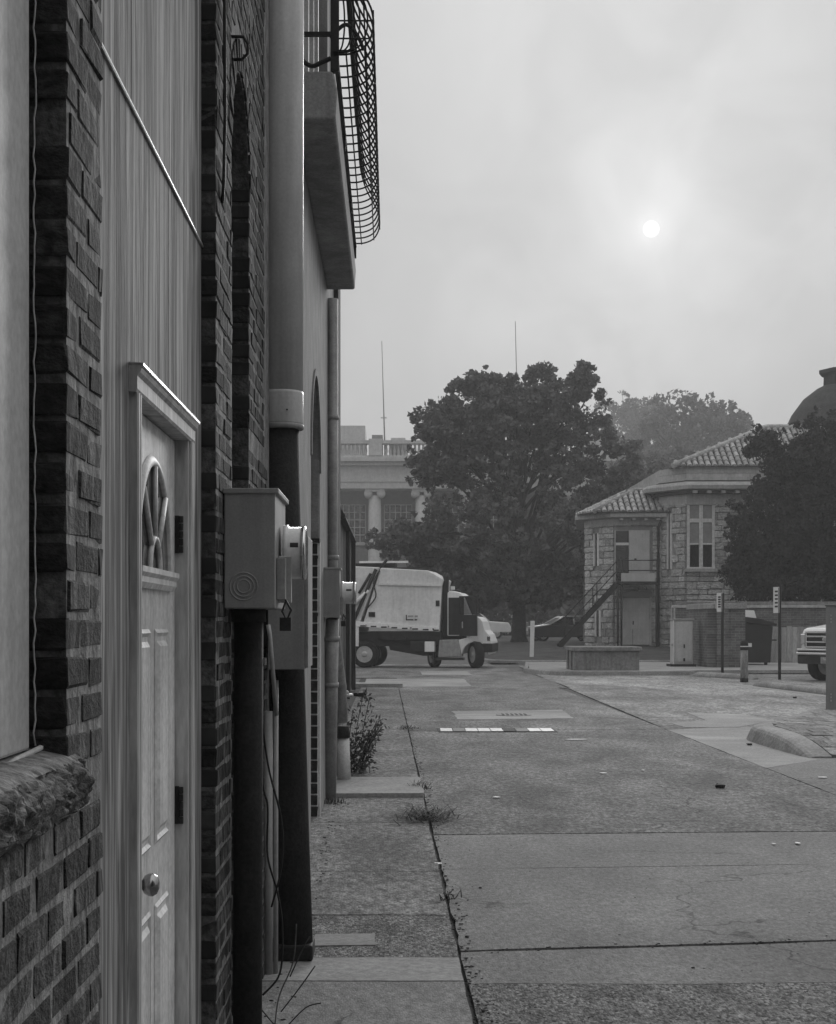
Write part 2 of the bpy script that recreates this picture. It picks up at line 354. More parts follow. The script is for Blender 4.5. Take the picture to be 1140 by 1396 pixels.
def place_blocks(spec, meshes, name, parent, limit=300, rz=0):
    """spec: (x, y, z, sx, sy, sz[, rz]) in world; the first `limit` become objects, the rest one joined part"""
    org = ORG[parent.name]; rest = MB()
    for i, b in enumerate(spec):
        me, V, fs = random.choice(meshes); a = b[6] if len(b) > 6 else 0
        if i < limit:
            o = bpy.data.objects.new(name, me); COL.objects.link(o); o.parent = parent
            o.location = (b[0]-org[0], b[1]-org[1], b[2]-org[2]); o.scale = b[3:6]; o.rotation_euler = (random.uniform(-.012, .012)+(b[7] if len(b) > 7 else 0), random.uniform(-.012, .012), a)
        else:
            c, s_ = cos(a), sin(a); q = V*np.array(b[3:6]); q = np.c_[q[:, 0]*c-q[:, 1]*s_, q[:, 0]*s_+q[:, 1]*c, q[:, 2]]+np.array(b[:3])
            rest.add(q.tolist(), fs)
    if rest.v:
        o = rest.build(name+'_field', meshes[0][0].materials[0], parent); o['kind'] = 'stuff'

# ------------------------------------------------------------------ ground
def terrain_z(y): 
    t = min(max((y-57)/14, 0), 1); return .5*t*t*(3-2*t)
def sheet(name, poly, z0, m, parent=None, nseg=24, jit=.006, thick=.02, kind='structure', follow=False):
    """a slab with slightly uneven edges"""
    P = []
    for i in range(len(poly)):
        a = np.array(poly[i], float); b = np.array(poly[(i+1) % len(poly)], float); L_ = np.linalg.norm(b-a); k = max(1, min(nseg, int(L_/.12)))
        d = (b-a)/max(L_, 1e-6); nrm = np.array([d[1], -d[0]]); j = 0
        for s_ in range(k):
            j = .6*j+random.uniform(-jit, jit); p = a+(b-a)*s_/k+nrm*(j if s_ else 0); P.append((p[0], p[1]))
    mb = MB().prism(P, 2, z0-thick, z0)
    o = mb.build(name, m, parent)
    if parent is None: o['kind'] = kind
    return o
def ex(y): return .352-.0055*y          # edge between footway and alley
def build_ground():
    g = MB(); xs = [-420, -60, -20, 20, 60, 420]; ys = [-40, 40, 57]+[57+1.4*k for k in range(1, 11)]+[90, 160, 300, 700]
    for y in ys:
        for x in xs: g.v.append((x, y, terrain_z(y)-.03))
    n = len(xs)
    for j in range(len(ys)-1):
        for i in range(n-1): g.f.append((j*n+i, j*n+i+1, (j+1)*n+i+1, (j+1)*n+i))
    o = g.build('ground', 'ground', smooth=True); o['kind'] = 'structure'
    soil = MB().box(-.9, 9, -4, 44, -.03, -.021).build('joint_bed', 'gap'); soil.name = 'road_bed'; soil['kind'] = 'structure'
    rd = struct('alley_road')
    sx = 4.0
    def q(name, ya, yb, m, x1=sx, dy=0, z=0.0, gap=.006, jit=.004):
        """alley slab between ya and yb (left edge) ; dy shifts the right end"""
        da, db = (dy if isinstance(dy, tuple) else (dy, dy))
        sheet(name, [(ex(ya)+.012, ya+gap), (x1, ya+da+gap), (x1, yb+db-gap), (ex(yb)+.012, yb-gap)], z, m, rd, nseg=60, jit=jit)
    q('slab', -4, 6.62, 'aggregate', dy=(0, .05), z=-.0012, gap=-.03)
    q('slab', 6.62, 7.26, 'concrete', dy=(.05, .48), gap=.003, jit=.009)
    q('slab', 7.285, 9.72, 'concrete', dy=(.50, .3), gap=.011, jit=.008)
    q('slab', 9.714, 11.28, 'concrete', dy=(.3, .25), gap=.004, jit=.004)
    q('slab', 11.31, 22.3, 'roughroad', dy=(.25, .3), z=-.001, gap=.014)
    q('slab', 22.3, 37.2, 'roughroad', dy=(.3, 0), gap=.008)
    q('slab', 37.2, 43.9, 'roughroad', x1=4.3, gap=.004)
    MBs = MB(); 
    # cross street, patches
    sheet('cross_street', [(-70, 44), (4.3, 44), (4.2, 49), (3.5, 62), (3.0, 62), (-70, 62)], -.004, 'roughroad')
    sheet('road_patch', [(-.72, 37.6), (1.95, 37.9), (2.0, 43.0), (-.72, 43.2)], .004, 'concretelight')
    sheet('road_patch', [(.9, 46.4), (2.4, 46.2), (2.4, 49.6), (.9, 50.0)], .004, 'concretelight')
    sheet('road_patch', [(1.05, 24.8), (2.95, 25.1), (3.05, 27.6), (1.05, 27.2)], .004, 'concretelight', jit=.02)
    # parking lot to the right of the long seam
    lot = struct('parking_lot')
    def l(pts, m): sheet('slab', pts, 0.0, m, lot, nseg=60, jit=.006)
    g_ = .012
    l([(sx+g_, -4), (12, -4), (12, 16.2), (sx+g_, 14.2)], 'concrete')
    l([(sx+g_, 14.215), (12, 16.215), (12, 17.6), (4.9, 17.6), (sx+g_, 16.5)], 'concrete')
    l([(sx+g_, 16.52), (4.9, 17.62), (12, 17.62), (12, 23.4), (5.3, 23.2), (sx+g_, 22.5)], 'concretelight')
    l([(sx+g_, 22.53), (5.3, 23.23), (12, 23.43), (22, 30), (22, 38), (4.22, 36.9)], 'lot')
    l([(4.23, 36.94), (22, 38.04), (30, 40), (30, 56), (4.6, 56), (4.35, 46)], 'lot')
    sheet('road_patch', [(4.35, 23.0), (5.2, 23.0), (6.1, 24.6), (6.0, 26.2), (5.1, 26.8), (5.0, 24.6), (4.35, 24.0)], .004, 'concretelight', jit=.02)
    # footway
    fw = struct('footway')
    rows = [(-4, 4.2, 'concrete'), (4.2, 6.62, 'concrete'), (6.63, 7.1, 'concretelight'), (7.1, 8.12, 'aggregate'), (8.13, 9.55, 'roughroad'), (9.555, 11.9, 'roughroad'),
            (11.91, 13.6, 'roughroad'), (15.08, 18.6, 'roughroad'), (18.61, 22.4, 'roughroad'), (22.41, 27.5, 'roughroad'), (27.51, 37, 'roughroad')]
    for (a, b, m) in rows:
        sheet('slab', [(-.75, a+.004), (ex(a)-.008, a+.004), (ex(b)-.008, b-.004), (-.75, b-.004)], .012, m, fw, nseg=50, jit=.004, thick=.035)
    sheet('slab', [(-.62, 13.6), (ex(13.6), 13.63), (ex(15)-.005, 15.06), (-.62, 15.06)], .05, 'concretelight', fw, thick=.07)
    sheet('slab', [(-.38, 7.33), (-.08, 7.35), (-.085, 7.62), (-.38, 7.6)], .017, 'concretelight', fw, jit=.006, thick=.01)
    sheet('slab', [(-1.0, 37.1), (ex(37)+.1, 37.1), (ex(37)+.1, 37.9), (-1.0, 37.9)], .10, 'concretelight', fw, thick=.12)
    # raised apron with kerb, behind it the lawn
    ap = struct('raised_apron')
    path = [(4.9, 57.0), (4.3, 50.5), (4.15, 48.9), (4.35, 47.0), (4.9, 45.9), (6.5, 45.75), (8.2, 45.8), (8.95, 46.0), (9.25, 46.8)]
    kp = [(-.16, -.03), (0, -.03), (-.02, .11), (-.04, .135), (-.16, .135)]
    MB().sweep(path, kp).build('kerb', 'kerb', ap)
    sheet('slab', [(4.36, 48.9), (4.5, 47.1), (5.0, 46.08), (8.9, 46.15), (9.2, 46.9), (30, 48.5), (30, 57), (5.0, 57)], .125, 'concretelight', ap, thick=.1)
    lw = MB(); xs = np.linspace(3.6, 70, 30); ys = list(np.linspace(58.5, 72, 16))+[90, 120]
    for y in ys:
        for x in xs: lw.v.append((x+(max(0, 62-y)*.05), y, terrain_z(y)+.03))
    for j in range(len(ys)-1):
        for i in range(len(xs)-1): n = len(xs); lw.f.append((j*n+i, j*n+i+1, (j+1)*n+i+1, (j+1)*n+i))
    o = lw.build('lawn', 'grass', smooth=True); o['kind'] = 'structure'
    o = MB().sweep([(3.4, 66), (3.4, 62), (3.8, 59.5), (4.8, 58.4), (8, 58.2), (30, 58.2)], [(0, -.1), (-.18, -.1), (-.18, .16), (-.03, .16), (0, .12)]).build('lawn_kerb', 'kerb'); o['kind'] = 'structure'
build_ground()

# kerbed islands in the lot
def build_kerbs():
    isl = struct('paved_island')
    path = [(4.70, 17.72, -.17), (4.70, 18.3, -.085), (4.70, 19.0, -.02), (4.69, 19.8, 0), (4.70, 20.4, 0), (4.80, 20.9, 0), (5.02, 21.35, 0), (5.4, 22.0, 0), (6.2, 23.8, 0), (7.1, 25.6, 0), (8.0, 26.6, 0), (10, 27.2, 0)]
    kp = [(0, -.03), (.05, .09), (.075, .14), (.105, .170), (.15, .186), (.20, .19), (.36, .19), (.36, -.03)]
    path = [tuple(p) for p in catmull(path, 4)]; MB().sweep(path, kp).build('kerb', 'kerb', isl)
    # sloping paver bed
    def top(x, y): return float(np.interp(y, [17.72, 18.3, 19.0, 19.8], [.022, .105, .170, .188]))-.003
    bed = MB(); ys = [17.75, 18.3, 19.25, 20.4, 21, 22, 24, 26.4]; xl = [5.06, 5.06, 5.06, 5.07, 5.2, 5.7, 6.6, 8.0]
    for y, x in zip(ys, xl): bed.v += [(x, y, top(x, y)-.022), (11, y, top(x, y)-.022)]
    bed.f = [(2*i, 2*i+1, 2*i+3, 2*i+2) for i in range(len(ys)-1)]
    bed.build('paver_bed', 'gap', isl)
    spec = []
    pw, pl = .40, .24
    for j in range(int((26.4-17.8)/pw)):
        y = 17.97+j*pw; xl_ = np.interp(y, ys, xl)+.006
        x = xl_-(.5*pl if j % 2 else 0)
        while x < 8.6:
            a, b = max(x, xl_), x+pl
            if b-a > .04:
                spec.append(((a+b)/2, y, top(x, y)-.022+random.uniform(-.003, .003), b-a-.008, pw-.008, .06, random.uniform(-.02, .02), math.atan((top(x, y+.2)-top(x, y-.2))/.4)))
            x += pl
    def vis(b):
        u = 535+b[0]*F/b[1]; return (u < 1150, -b[1])
    spec.sort(key=vis, reverse=True); spec = [b for b in spec if 535+b[0]*F/b[1] < 1260]
    place_blocks(spec, block_meshes('paver', 'paver', 4, .008, .05), 'paver', isl, 300)
    k2 = [(0, -.03), (.04, .08), (.08, .125), (.14, .14), (.24, .135), (.28, -.03)]
    o = MB().sweep([(9.7, 31.0, 0), (9.45, 32.5, 0), (9.15, 35.5, 0), (8.93, 37.6, 0), (8.9, 38.2, -.05), (8.95, 38.5, -.12)], k2).build('kerb', 'kerb', smooth=True); o['kind'] = 'structure'
    o = MB().sweep([(9.95, 42.6, -.1), (9.7, 43.0, 0), (9.2, 44.2, 0), (8.85, 45.0, 0), (8.7, 45.4, -.1)], k2).build('kerb', 'kerb', smooth=True); o['kind'] = 'structure'
    sheet('gutter_strip', [(9.3, 31), (9.75, 31), (9.2, 35.5), (8.98, 38.6), (8.6, 38.9)], .004, 'concretelight')
build_kerbs()

# ------------------------------------------------------------------ near brick building
WX = -.56      # brick face
def build_brick_building():
    t = thing('brick_building', 'weathered dark brick building with sided doorway along the alley footway', 'building', (WX, 3.5, 0))
    core = MB()
    core.box(-6, -.80, -7, 7.86, 0, 5.6)
    core.build('core_wall', 'gap', t)
    w = MB()
    w.box(-.79, -.571, -7, 1.40, 0, 5.55); w.box(-.79, -.571, 1.40, 2.655, 3.05, 5.55)
    w.box(-.79, -.571, 2.66, 4.90, 4.45, 5.55)
    w.build('wall', 'wallbrick', t)
    mo = MB(); x0, x1 = -.79, WX-.0035
    mo.box(x0, x1, 1.40, 2.972, 0, 1.225); mo.box(x0, x1, 2.662, 2.972, 1.225, 4.45)
    mo.box(x0, x1, 4.911, 5.384, 0, 5.55); mo.box(x0, x1, 6.042, 7.86, 0, 5.55)
    arch = [(5.384, 5.55), (5.384, 3.25)]+[(5.71-.326*cos(a), 3.25+.326*sin(a)) for a in np.linspace(0, pi, 17)][1:-1]+[(6.036, 3.25), (6.036, 5.55)]
    mo.prism(arch, 0, x0, x1)
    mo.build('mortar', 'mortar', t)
    # bricks
    spec = []
    H = .068
    def strip(ya, yb, za, zb, first=0, dx=0):
        k0 = int(math.ceil(za/H-.01)); k1 = int(zb/H)
        for k in range(k0, k1):
            y = ya-(.5*.208 if (k+first) % 2 else 0)+random.uniform(-.03, .03)
            while y < yb-.01:
                a, b = max(y, ya), min(y+.208, yb)
                if b-a > .03:
                    e = random.uniform(-.003, .002)
                    spec.append([WX-.05+e+dx, (a+b)/2, (k+.5)*H+random.uniform(-.002, .002), .10, b-a-random.uniform(.008, .016), H-random.uniform(.010, .017)])
                y += .208
    strip(1.6, 2.98, .62, 1.225); strip(2.65, 2.98, 1.225, 2.95, 1)
    strip(4.90, 5.39, .1, 3.95)
    strip(6.03, 6.75, 2.3, 4.6)
    # arch head above the recess
    for k in range(int(3.3/H), int(4.2/H)):
        z = (k+.5)*H; dz = z-3.25
        for (a, b) in ([(5.39, 5.6), (5.6, 5.81), (5.81, 6.03)] if k % 2 else [(5.39, 5.5), (5.5, 5.7), (5.7, 5.9), (5.9, 6.03)]):
            ym = (a+b)/2
            if math.hypot(ym-5.71, dz) > .52: spec.append([WX-.05, ym, z, .10, b-a-.012, H-.013])
    n1 = len(spec)
    for i in range(15):
        a = pi*(i+.5)/15; r = .385
        spec.append([WX-.048, 5.71-r*cos(a), 3.25+r*sin(a), .105, .11, .062, None, a])
    strip(6.03, 6.9, 0, 2.3)
    def area(b): return b[5]*b[4]/(b[1]*b[1])
    spec.sort(key=area, reverse=True)
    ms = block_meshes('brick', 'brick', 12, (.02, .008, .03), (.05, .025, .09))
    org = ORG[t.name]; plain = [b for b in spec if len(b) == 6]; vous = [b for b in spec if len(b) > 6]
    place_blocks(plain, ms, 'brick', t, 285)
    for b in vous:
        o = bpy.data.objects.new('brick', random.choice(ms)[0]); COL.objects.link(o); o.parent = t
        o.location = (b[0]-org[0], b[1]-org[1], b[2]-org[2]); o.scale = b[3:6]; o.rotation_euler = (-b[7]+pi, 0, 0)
    # arched recess: board behind, rough white sealant edge
    MB().box(-.79, -.72, 5.38, 6.04, 0, 3.7).build('recess_board', 'timber', t)
    tb('sealant_bead', 'caulk', t, [(-.57, 5.395, z) for z in np.arange(1.9, 2.95, .1)], .008, 6)
    # boarded window and stone sill
    wb = bx('window_board', 'windowboard', t, -.66, -.615, 1.40, 2.612, 1.335, 3.05, bevel=.006)
    bead = [(-.6135+random.uniform(-.003, .0015), 2.645+random.uniform(-.002, .002), z) for z in np.arange(1.34, 3.04, .022)]
    tb('sealant_bead', 'caulk', wb, bead, .0017, 5)
    tb('sealant_bead', 'caulk', wb, [(-.606, 2.40, 1.325), (-.608, 2.5, 1.33), (-.606, 2.58, 1.333), (-.600, 2.63, 1.338)], .005, 5)
    # sill: rough stone lump
    from mathutils import noise as mn, Vector as VV
    pts = [(-.66, 1.340), (-.60, 1.330), (-.56, 1.322), (-.542, 1.312), (-.532, 1.296), (-.529, 1.275), (-.531, 1.250), (-.540, 1.232), (-.555, 1.222), (-.60, 1.219), (-.66, 1.22)]
    prof = []
    for i in range(len(pts)-1):
        for k in range(5): prof.append((pts[i][0]+(pts[i+1][0]-pts[i][0])*k/5, pts[i][1]+(pts[i+1][1]-pts[i][1])*k/5))
    prof.append(pts[-1]); na = len(prof); ny = 200; v = []; f = []
    for i in range(ny):
        y = 1.40+(2.80-1.40)*i/(ny-1); end = max(0, (y-2.70)/.10)
        for (px, pz) in prof:
            k = min(1, max(.12, (px+.60)/.05)); p = VV((px*14, y*14, pz*14))
            rough_ = ((mn.turbulence(p*.8, 4, True)-.55)*.022+(abs(mn.noise(p*2.6))-.25)*.020+mn.noise(p*7)*.005)*(.3 if pz > 1.313 else 1)
            low = max(0, (1.29-pz)/.06)
            v.append((px+k*(rough_-.022*end*end), y, pz+k*(rough_*.25+low*(.022*mn.noise(VV((3, y*6, 1)))+end*.035)-(1-low)*end*.012)))
    for i in range(ny-1):
        for k in range(na-1): f.append((i*na+k, (i+1)*na+k, (i+1)*na+k+1, i*na+k+1))
    f.append(tuple(range((ny-1)*na, ny*na)))
    MB().add(v, f).build('window_sill', 'stonesill', t)
    # siding panels in the doorway recess, flashing between them
    def panel(y0, y1, z0, z1):
        mb = MB(); g = .61; y = y0; pts = []
        while y < y1-.001:
            b = min(y+g, y1); pts += [(y, -.608), (b-.009, -.608), (b-.008, -.613), (b-.001, -.613)] if b < y1 else [(y, -.608), (b, -.608)]; y = b
        poly = [(p[1], p[0]) for p in pts]+[(-.66, y1), (-.66, y0)]
        mb.prism(poly, 2, z0, z1); return mb.build('siding_panel', 'siding', t)
    panel(2.98, 3.575, 0, 2.745); panel(4.625, 4.899, 0, 2.745); panel(3.575, 4.625, 2.150, 2.745); panel(2.98, 4.899, 2.765, 4.45)
    MB().prism([(-.612, 2.747), (-.602, 2.745), (-.600, 2.748), (-.604, 2.760), (-.612, 2.764)], 1, 2.98, 4.898).build('flashing', 'aluminium', t)
    # door casing: near and far jambs with moulding, head with cap
    def casing(name, y0, y1, z0, z1):
        pts = [(-.64, y0), (-.5905, y0), (-.587, y0+.006), (-.587, y0+.020), (-.593, y0+.024), (-.593, y0+.030), (-.5875, y0+.034), (-.5875, y1-.012), (-.594, y1-.008), (-.594, y1), (-.64, y1)]
        return MB().prism(pts, 2, z0, z1).build(name, 'casing', t)
    casing('door_casing', 3.565, 3.625, 0, 2.085); casing('door_casing', 4.520, 4.585, 0, 2.085)
    MB().prism([(-.64, 2.085), (-.592, 2.085), (-.588, 2.092), (-.588, 2.122), (-.581, 2.130), (-.578, 2.138), (-.578, 2.148), (-.64, 2.148)], 1, 3.55, 4.590).build('door_head', 'casing', t)
    MB().prism([(-.577, 2.141), (-.573, 2.144), (-.573, 2.151), (-.64, 2.156), (-.64, 2.149), (-.577, 2.149)], 1, 3.548, 4.592).build('head_cap', 'aluminium', t)
    bx('door_jamb', 'casing', t, -.70, -.597, 4.498, 4.519, 0, 2.085); bx('door_jamb', 'casing', t, -.70, -.597, 3.626, 3.640, 0, 2.085)
    # door leaf
    dy0, dy1, dx = 3.642, 4.494, -.635
    outer = [(dy0, .04), (dy1, .04), (dy1, 2.082), (dy0, 2.082)]
    d = MB().prism(outer, 0, -.675, dx).build('door', 'door', t, bevel=.002)
    cy, cz, r = 4.068, 1.690, .285
    arc = [(cy+r*cos(a), cz+r*sin(a)) for a in np.linspace(0, pi, 25)]
    MB().prism(arc, 0, dx-.004, dx+.002).build('glass_pane', 'glass', d)
    v = []; f = []; pr = [(-.012, .001), (-.011, .010), (-.004, .014), (.008, .011), (.015, .006), (.019, .001)]
    for a in np.linspace(0, pi, 33):
        for (o, h) in pr: v.append((dx+h, cy+(r+o)*cos(a), cz+(r+o)*sin(a)))
    for i in range(32):
        for k in range(5): f.append((i*6+k, i*6+k+1, (i+1)*6+k+1, (i+1)*6+k))
    MB().add(v, f).build('window_frame', 'door', d, smooth=True)
    MB().prism([(dx, cz-.050), (dx+.012, cz-.050), (dx+.020, cz-.036), (dx+.020, cz-.022), (dx+.028, cz-.012), (dx+.028, cz+.002), (dx, cz+.006)], 1, cy-r-.035, cy+r+.035).build('window_rail', 'door', d)
    for a in (R(48), R(90), R(132)):
        p = lambda q: (dx+.008, cy+q*cos(a), cz+q*sin(a))
        tb('muntin', 'door', d, [p(.085), p(r-.01)], .008, 6)
    tb('muntin', 'door', d, [(dx+.008, cy+.085*cos(a), cz+.085*sin(a)) for a in np.linspace(0, pi, 13)], .008, 6)
    def raised(y0, y1, z0, z1):
        mb = MB(); rings = [(0, .001), (.010, .007), (.020, .001), (.032, .0015), (.046, .010)]; v = []; f = []
        for (o, h) in rings: v += [(dx+h, y0+o, z0+o), (dx+h, y1-o, z0+o), (dx+h, y1-o, z1-o), (dx+h, y0+o, z1-o)]
        for i in range(len(rings)-1):
            for k in range(4): k2 = (k+1) % 4; f.append((i*4+k, i*4+k2, (i+1)*4+k2, (i+1)*4+k))
        n = 4*(len(rings)-1); f.append((n, n+1, n+2, n+3)); mb.add(v, f).build('door_panel', 'door', d)
    for (a, b) in ((3.79, 4.018), (4.105, 4.333)): raised(a, b, .96, 1.535); raised(a, b, .22, .80)
    kn = MB().lathe([(.033, 0), (.033, .006), (.013, .010), (.012, .030), (.022, .036), (.0275, .046), (.028, .056), (.022, .066), (.010, .071)], (dx, 3.725, .918), 24, 0).build('door_knob', 'knob', d, smooth=True)
    for z in (1.81, 1.02, .25):
        h = MB(); h.box(-.640, -.622, 4.494, 4.4975, z-.055, z+.055); 
        for k in range(5): h.tube([(-.617, 4.493, z-.055+.022*k+.001), (-.617, 4.493, z-.055+.022*k+.020)], .007, 8)
        h.build('hinge', 'blackmetal', d)
    # cable and iron hook on the brickwork
    tb('wall_cable', 'blackmetal', t, [(WX+.012, 5.03, 4.3), (WX+.012, 5.03, 3.6), (WX+.014, 5.025, 3.2), (WX+.010, 5.02, 2.98), (WX+.006, 5.015, 2.92)], .006, 6)
    tb('wall_hook', 'iron', t, [(WX-.01, 5.38, 3.60), (WX+.04, 5.38, 3.60), (WX+.055, 5.38, 3.575), (WX+.055, 5.38, 3.54), (WX+.035, 5.38, 3.52), (WX-.01, 5.38, 3.52)], .006, 6)
    bx('parapet_coping', 'kerb', t, -6, -.5, -7, 7.86, 5.6, 5.72)
    b = thing('alley_light_block', 'added unseen light-blocking brick mass across the alley from the boarded window', 'building', (8, -14, 0))  # unseen mass added to cut sky light reaching the near wall
    bx('wall', 'wallbrick', b, 4.05, 16, -32, -1.2, -.03, 9.0); bx('coping', 'kerb', b, 4.0, 16.05, -32.05, -1.15, 9.001, 9.15)
    b = thing('rear_light_block', 'added unseen light-blocking brick mass adjoining the weathered brick building with the panelled door', 'building', (-4, -20, 0))  # second mass added out of view to darken near faces
    bx('wall', 'wallbrick', b, -12, -.56, -32, -7.02, -.03, 9.0); bx('coping', 'kerb', b, -12.05, -.5, -32.05, -7.03, 9.001, 9.15)
build_brick_building()

# ------------------------------------------------------------------ services on the wall
def meter(name, label, Y0, Y1, xl, xr, z0, z1, my, mz, mr, ml, group, clear):
    t = thing(name, label, 'meter', (xl, Y0, z0), group=group)
    bx('box', 'meterbox', t, xl, xr, Y0, Y1, z0, z1, bevel=.004)
    bx('lid', 'meterbox', t, xl-.004, xr+.012, Y0-.006, Y1+.006, z1-.004, z1+.014, bevel=.003)
    cx = (xl+xr)/2-.01
    for r_ in (.022, .034, .046):
        MB().add(*ring_y(cx-.01, Y0-.0012, z0+(z1-z0)*.19, r_)).build('knockout', 'meterbox', t)
    c = MB().lathe([(mr*1.08, 0), (mr*1.08, .016), (mr, .018), (mr, ml*.78), (mr*.97, ml*.8)], (xr+.012, my, mz), 36, 0).build('meter_body', 'meter', t, smooth=True)
    MB().lathe([(mr*1.03, ml*.80), (mr*1.03, ml*.97), (mr*.97, ml), (mr*.6, ml*1.01)], (xr+.012, my, mz), 36, 0).build('meter_rim', 'chrome', c, smooth=True)
    # printed label and display, bent round the body on the side that faces along the footway
    for (x0, x1, a0, a1, m) in ((.34, .70, R(-20), R(-4), 'meterdark'), (.36, .62, R(-44), R(-30), 'meter'), (.40, .46, R(-47), R(-38), 'meterdark')):
        v = []; f = []
        for a in np.linspace(a0, a1, 5):
            for x in (x0, x1): v.append((xr+.012+x*ml, my-(mr+.0015)*cos(a), mz+(mr+.0015)*sin(a)+mr*.42))
        for i in range(4): f.append((2*i, 2*i+1, 2*i+3, 2*i+2))
        MB().add(v, f).build('meter_label', m, c)
    bx('hasp', 'galv', t, xr+.001, xr+.03, Y0+.05, Y0+.11, z0+.03, z0+.17, bevel=.002)
    bx('hasp', 'aluminium', t, xr+.001, xr+.045, Y0+.14, Y0+.17, z0+.02, z0+.18, bevel=.002)
    tb('seal_wire', 'iron', t, [(xr+.03, Y0+.06, z0+.03), (xr+.05, Y0+.05, z0-.005), (xr+.035, Y0+.045, z0-.04), (xr+.02, Y0+.05, z0-.01), (xr+.03, Y0+.06, z0+.02)], .004, 6)
    bx('seal_tag', 'blackmetal', t, xr+.012, xr+.05, Y0+.04, Y0+.055, z0-.075, z0-.03)
    return t
def ring_y(x, y, z, r, w=.0035, n=24):
    v = []; f = []
    for k in range(n):
        a = 2*pi*k/n; v += [(x+(r-w)*cos(a), y, z+(r-w)*sin(a)), (x+r*cos(a), y-.0015, z+r*sin(a)), (x+(r+w)*cos(a), y, z+(r+w)*sin(a))]
    for k in range(n):
        j = (k+1) % n; f += [(3*k, 3*k+1, 3*j+1, 3*j), (3*k+1, 3*k+2, 3*j+2, 3*j+1)]
    return v, f
def build_services():
    g = 'electricity meters along the wall'
    meter('electric_meter', 'grey box electricity meter on weathered brick wall beyond the panelled door', 5.11, 5.60, WX+.002, -.389, 1.60, 1.985, 5.36, 1.795, .090, .078, g, 1)
    meter('electric_meter', 'grey box electricity meter at far corner of pale stucco wall', 13.0, 13.35, -.595, -.446, 1.60, 2.01, 13.17, 1.81, .092, .125, g, 1)
    # conduits under the two meters
    t = thing('conduit_pipe', 'thick black conduit pipe dropping from meter box beside brick wall', 'pipe', (-.502, 5.36, 0))
    MB().tube([(-.505, 5.36, 0), (-.502, 5.36, .8), (-.500, 5.36, 1.60)], .051, 24).build('pipe', 'castiron', t, smooth=True)
    MB().lathe([(.06, 1.555), (.06, 1.60), (.05, 1.602)], (-.5, 5.36, 0), 24).build('collar', 'castiron', t, smooth=True)
    MB().box(-.56, -.44, 5.355, 5.375, 1.405, 1.43).build('strap', 'galv', t)
    t = thing('conduit_pipe', 'pale grey conduit pipe below meter at far end of stucco wall', 'pipe', (-.525, 13.2, 0))
    MB().tube([(-.548, 13.45, 0), (-.53, 13.3, .9), (-.515, 13.18, 1.59)], .058, 20).build('pipe', 'galv', t, smooth=True)
    for z, y, x in ((1.02, 13.28, -.527), (1.42, 13.21, -.518)): MB().lathe([(.066, z-.02), (.066, z+.02), (.058, z+.021)], (x, y, 0), 20).build('collar', 'galv', t, smooth=True)
    tb('cable', 'pvc', t, [(-.60, 13.1, 1.6), (-.61, 13.1, 1.45), (-.63, 13.2, 1.3), (-.63, 13.3, .5), (-.62, 13.4, .02)], .008, 6)
    # disconnect box and white edge
    t = thing('disconnect_box', 'tall flat grey electrical box mounted between two black pipes', 'box', (-.52, 6.6, 1.35))
    bx('box', 'meterbox', t, -.535, -.378, 6.62, 6.98, 1.352, 1.93, bevel=.003)
    bx('door', 'galv', t, -.377, -.362, 6.625, 6.975, 1.36, 1.925, bevel=.003)
    bx('bracket', 'blackmetal', t, WX+.002, -.534, 6.66, 6.94, 1.45, 1.85)
    # big downspout
    t = thing('downspout', 'large round downspout with grey sleeve over black lower pipe', 'downspout', (-.46, 7.1, 0))
    MB().tube([(-.452, 7.10, .06), (-.470, 7.10, .6), (-.495, 7.10, 1.5), (-.518, 7.12, 2.47)], .086, 28).build('lower_pipe', 'castiron', t, smooth=True)
    s = MB().tube([(-.508, 7.12, 2.475), (-.505, 7.12, 4.0), (-.50, 7.12, 5.55)], .095, 28).build('sleeve', 'sleeve', t, smooth=True)
    MB().lathe([(.0952, 2.62), (.0968, 2.608), (.0968, 2.475), (.095, 2.47)][::-1], (-.508, 7.12, 0), 28).build('joint', 'sleeve', s, smooth=True)
    MB().lathe([(.097, 2.445), (.1015, 2.45), (.1015, 2.466), (.097, 2.470)], (-.510, 7.12, 0), 28).build('band', 'galv', s, smooth=True)
    MB().lathe([(.004, -.001), (.004, .003)], (-.48, 7.018, 2.525), 8, 1).build('screw', 'blackmetal', s)
    mb = MB(); mb.box(-.56, -.362, 7.0, 7.20, .013, .085); mb.build('shoe', 'castiron', t, bevel=.01)
    # two pale pipes and a slanted strip between the black ones
    t = thing('plastic_pipe', 'pale plastic pipe standing between the black conduit and the downspout', 'pipe', (-.545, 6.76, 0))
    MB().tube([(-.545, 6.76, .012), (-.545, 6.76, 1.165)], .020, 16).build('pipe', 'pvc', t, smooth=True)
    tag(MB().tube([(-.513, 6.77, .012), (-.512, 6.77, 1.30)], .011, 12).build('thin_pipe', 'pvc', loc=(-.513, 6.77, 0), smooth=True), 'thinner pale plastic pipe touching the wider pale one', 'pipe')
    o = MB().tube([(-.512, 6.35, 1.545), (-.505, 6.35, 1.50), (-.478, 6.35, 1.17)], .009, 8).build('plastic_strip', 'pvc', loc=(-.49, 6.35, 1.17), smooth=True)
    tag(o, 'slanting pale plastic strip dangling below the first meter box', 'strip')
    cbl = [[(-.53, 6.2, 1.5), (-.525, 6.2, 1.2), (-.50, 6.2, .98), (-.455, 6.2, .80), (-.44, 6.2, .68), (-.45, 6.2, .55), (-.49, 6.25, .40)],
           [(-.53, 6.3, 1.35), (-.53, 6.3, .92), (-.51, 6.3, .80), (-.51, 6.3, .60), (-.47, 6.3, .45), (-.45, 6.3, .30), (-.46, 6.3, .12), (-.53, 6.3, .03)]]
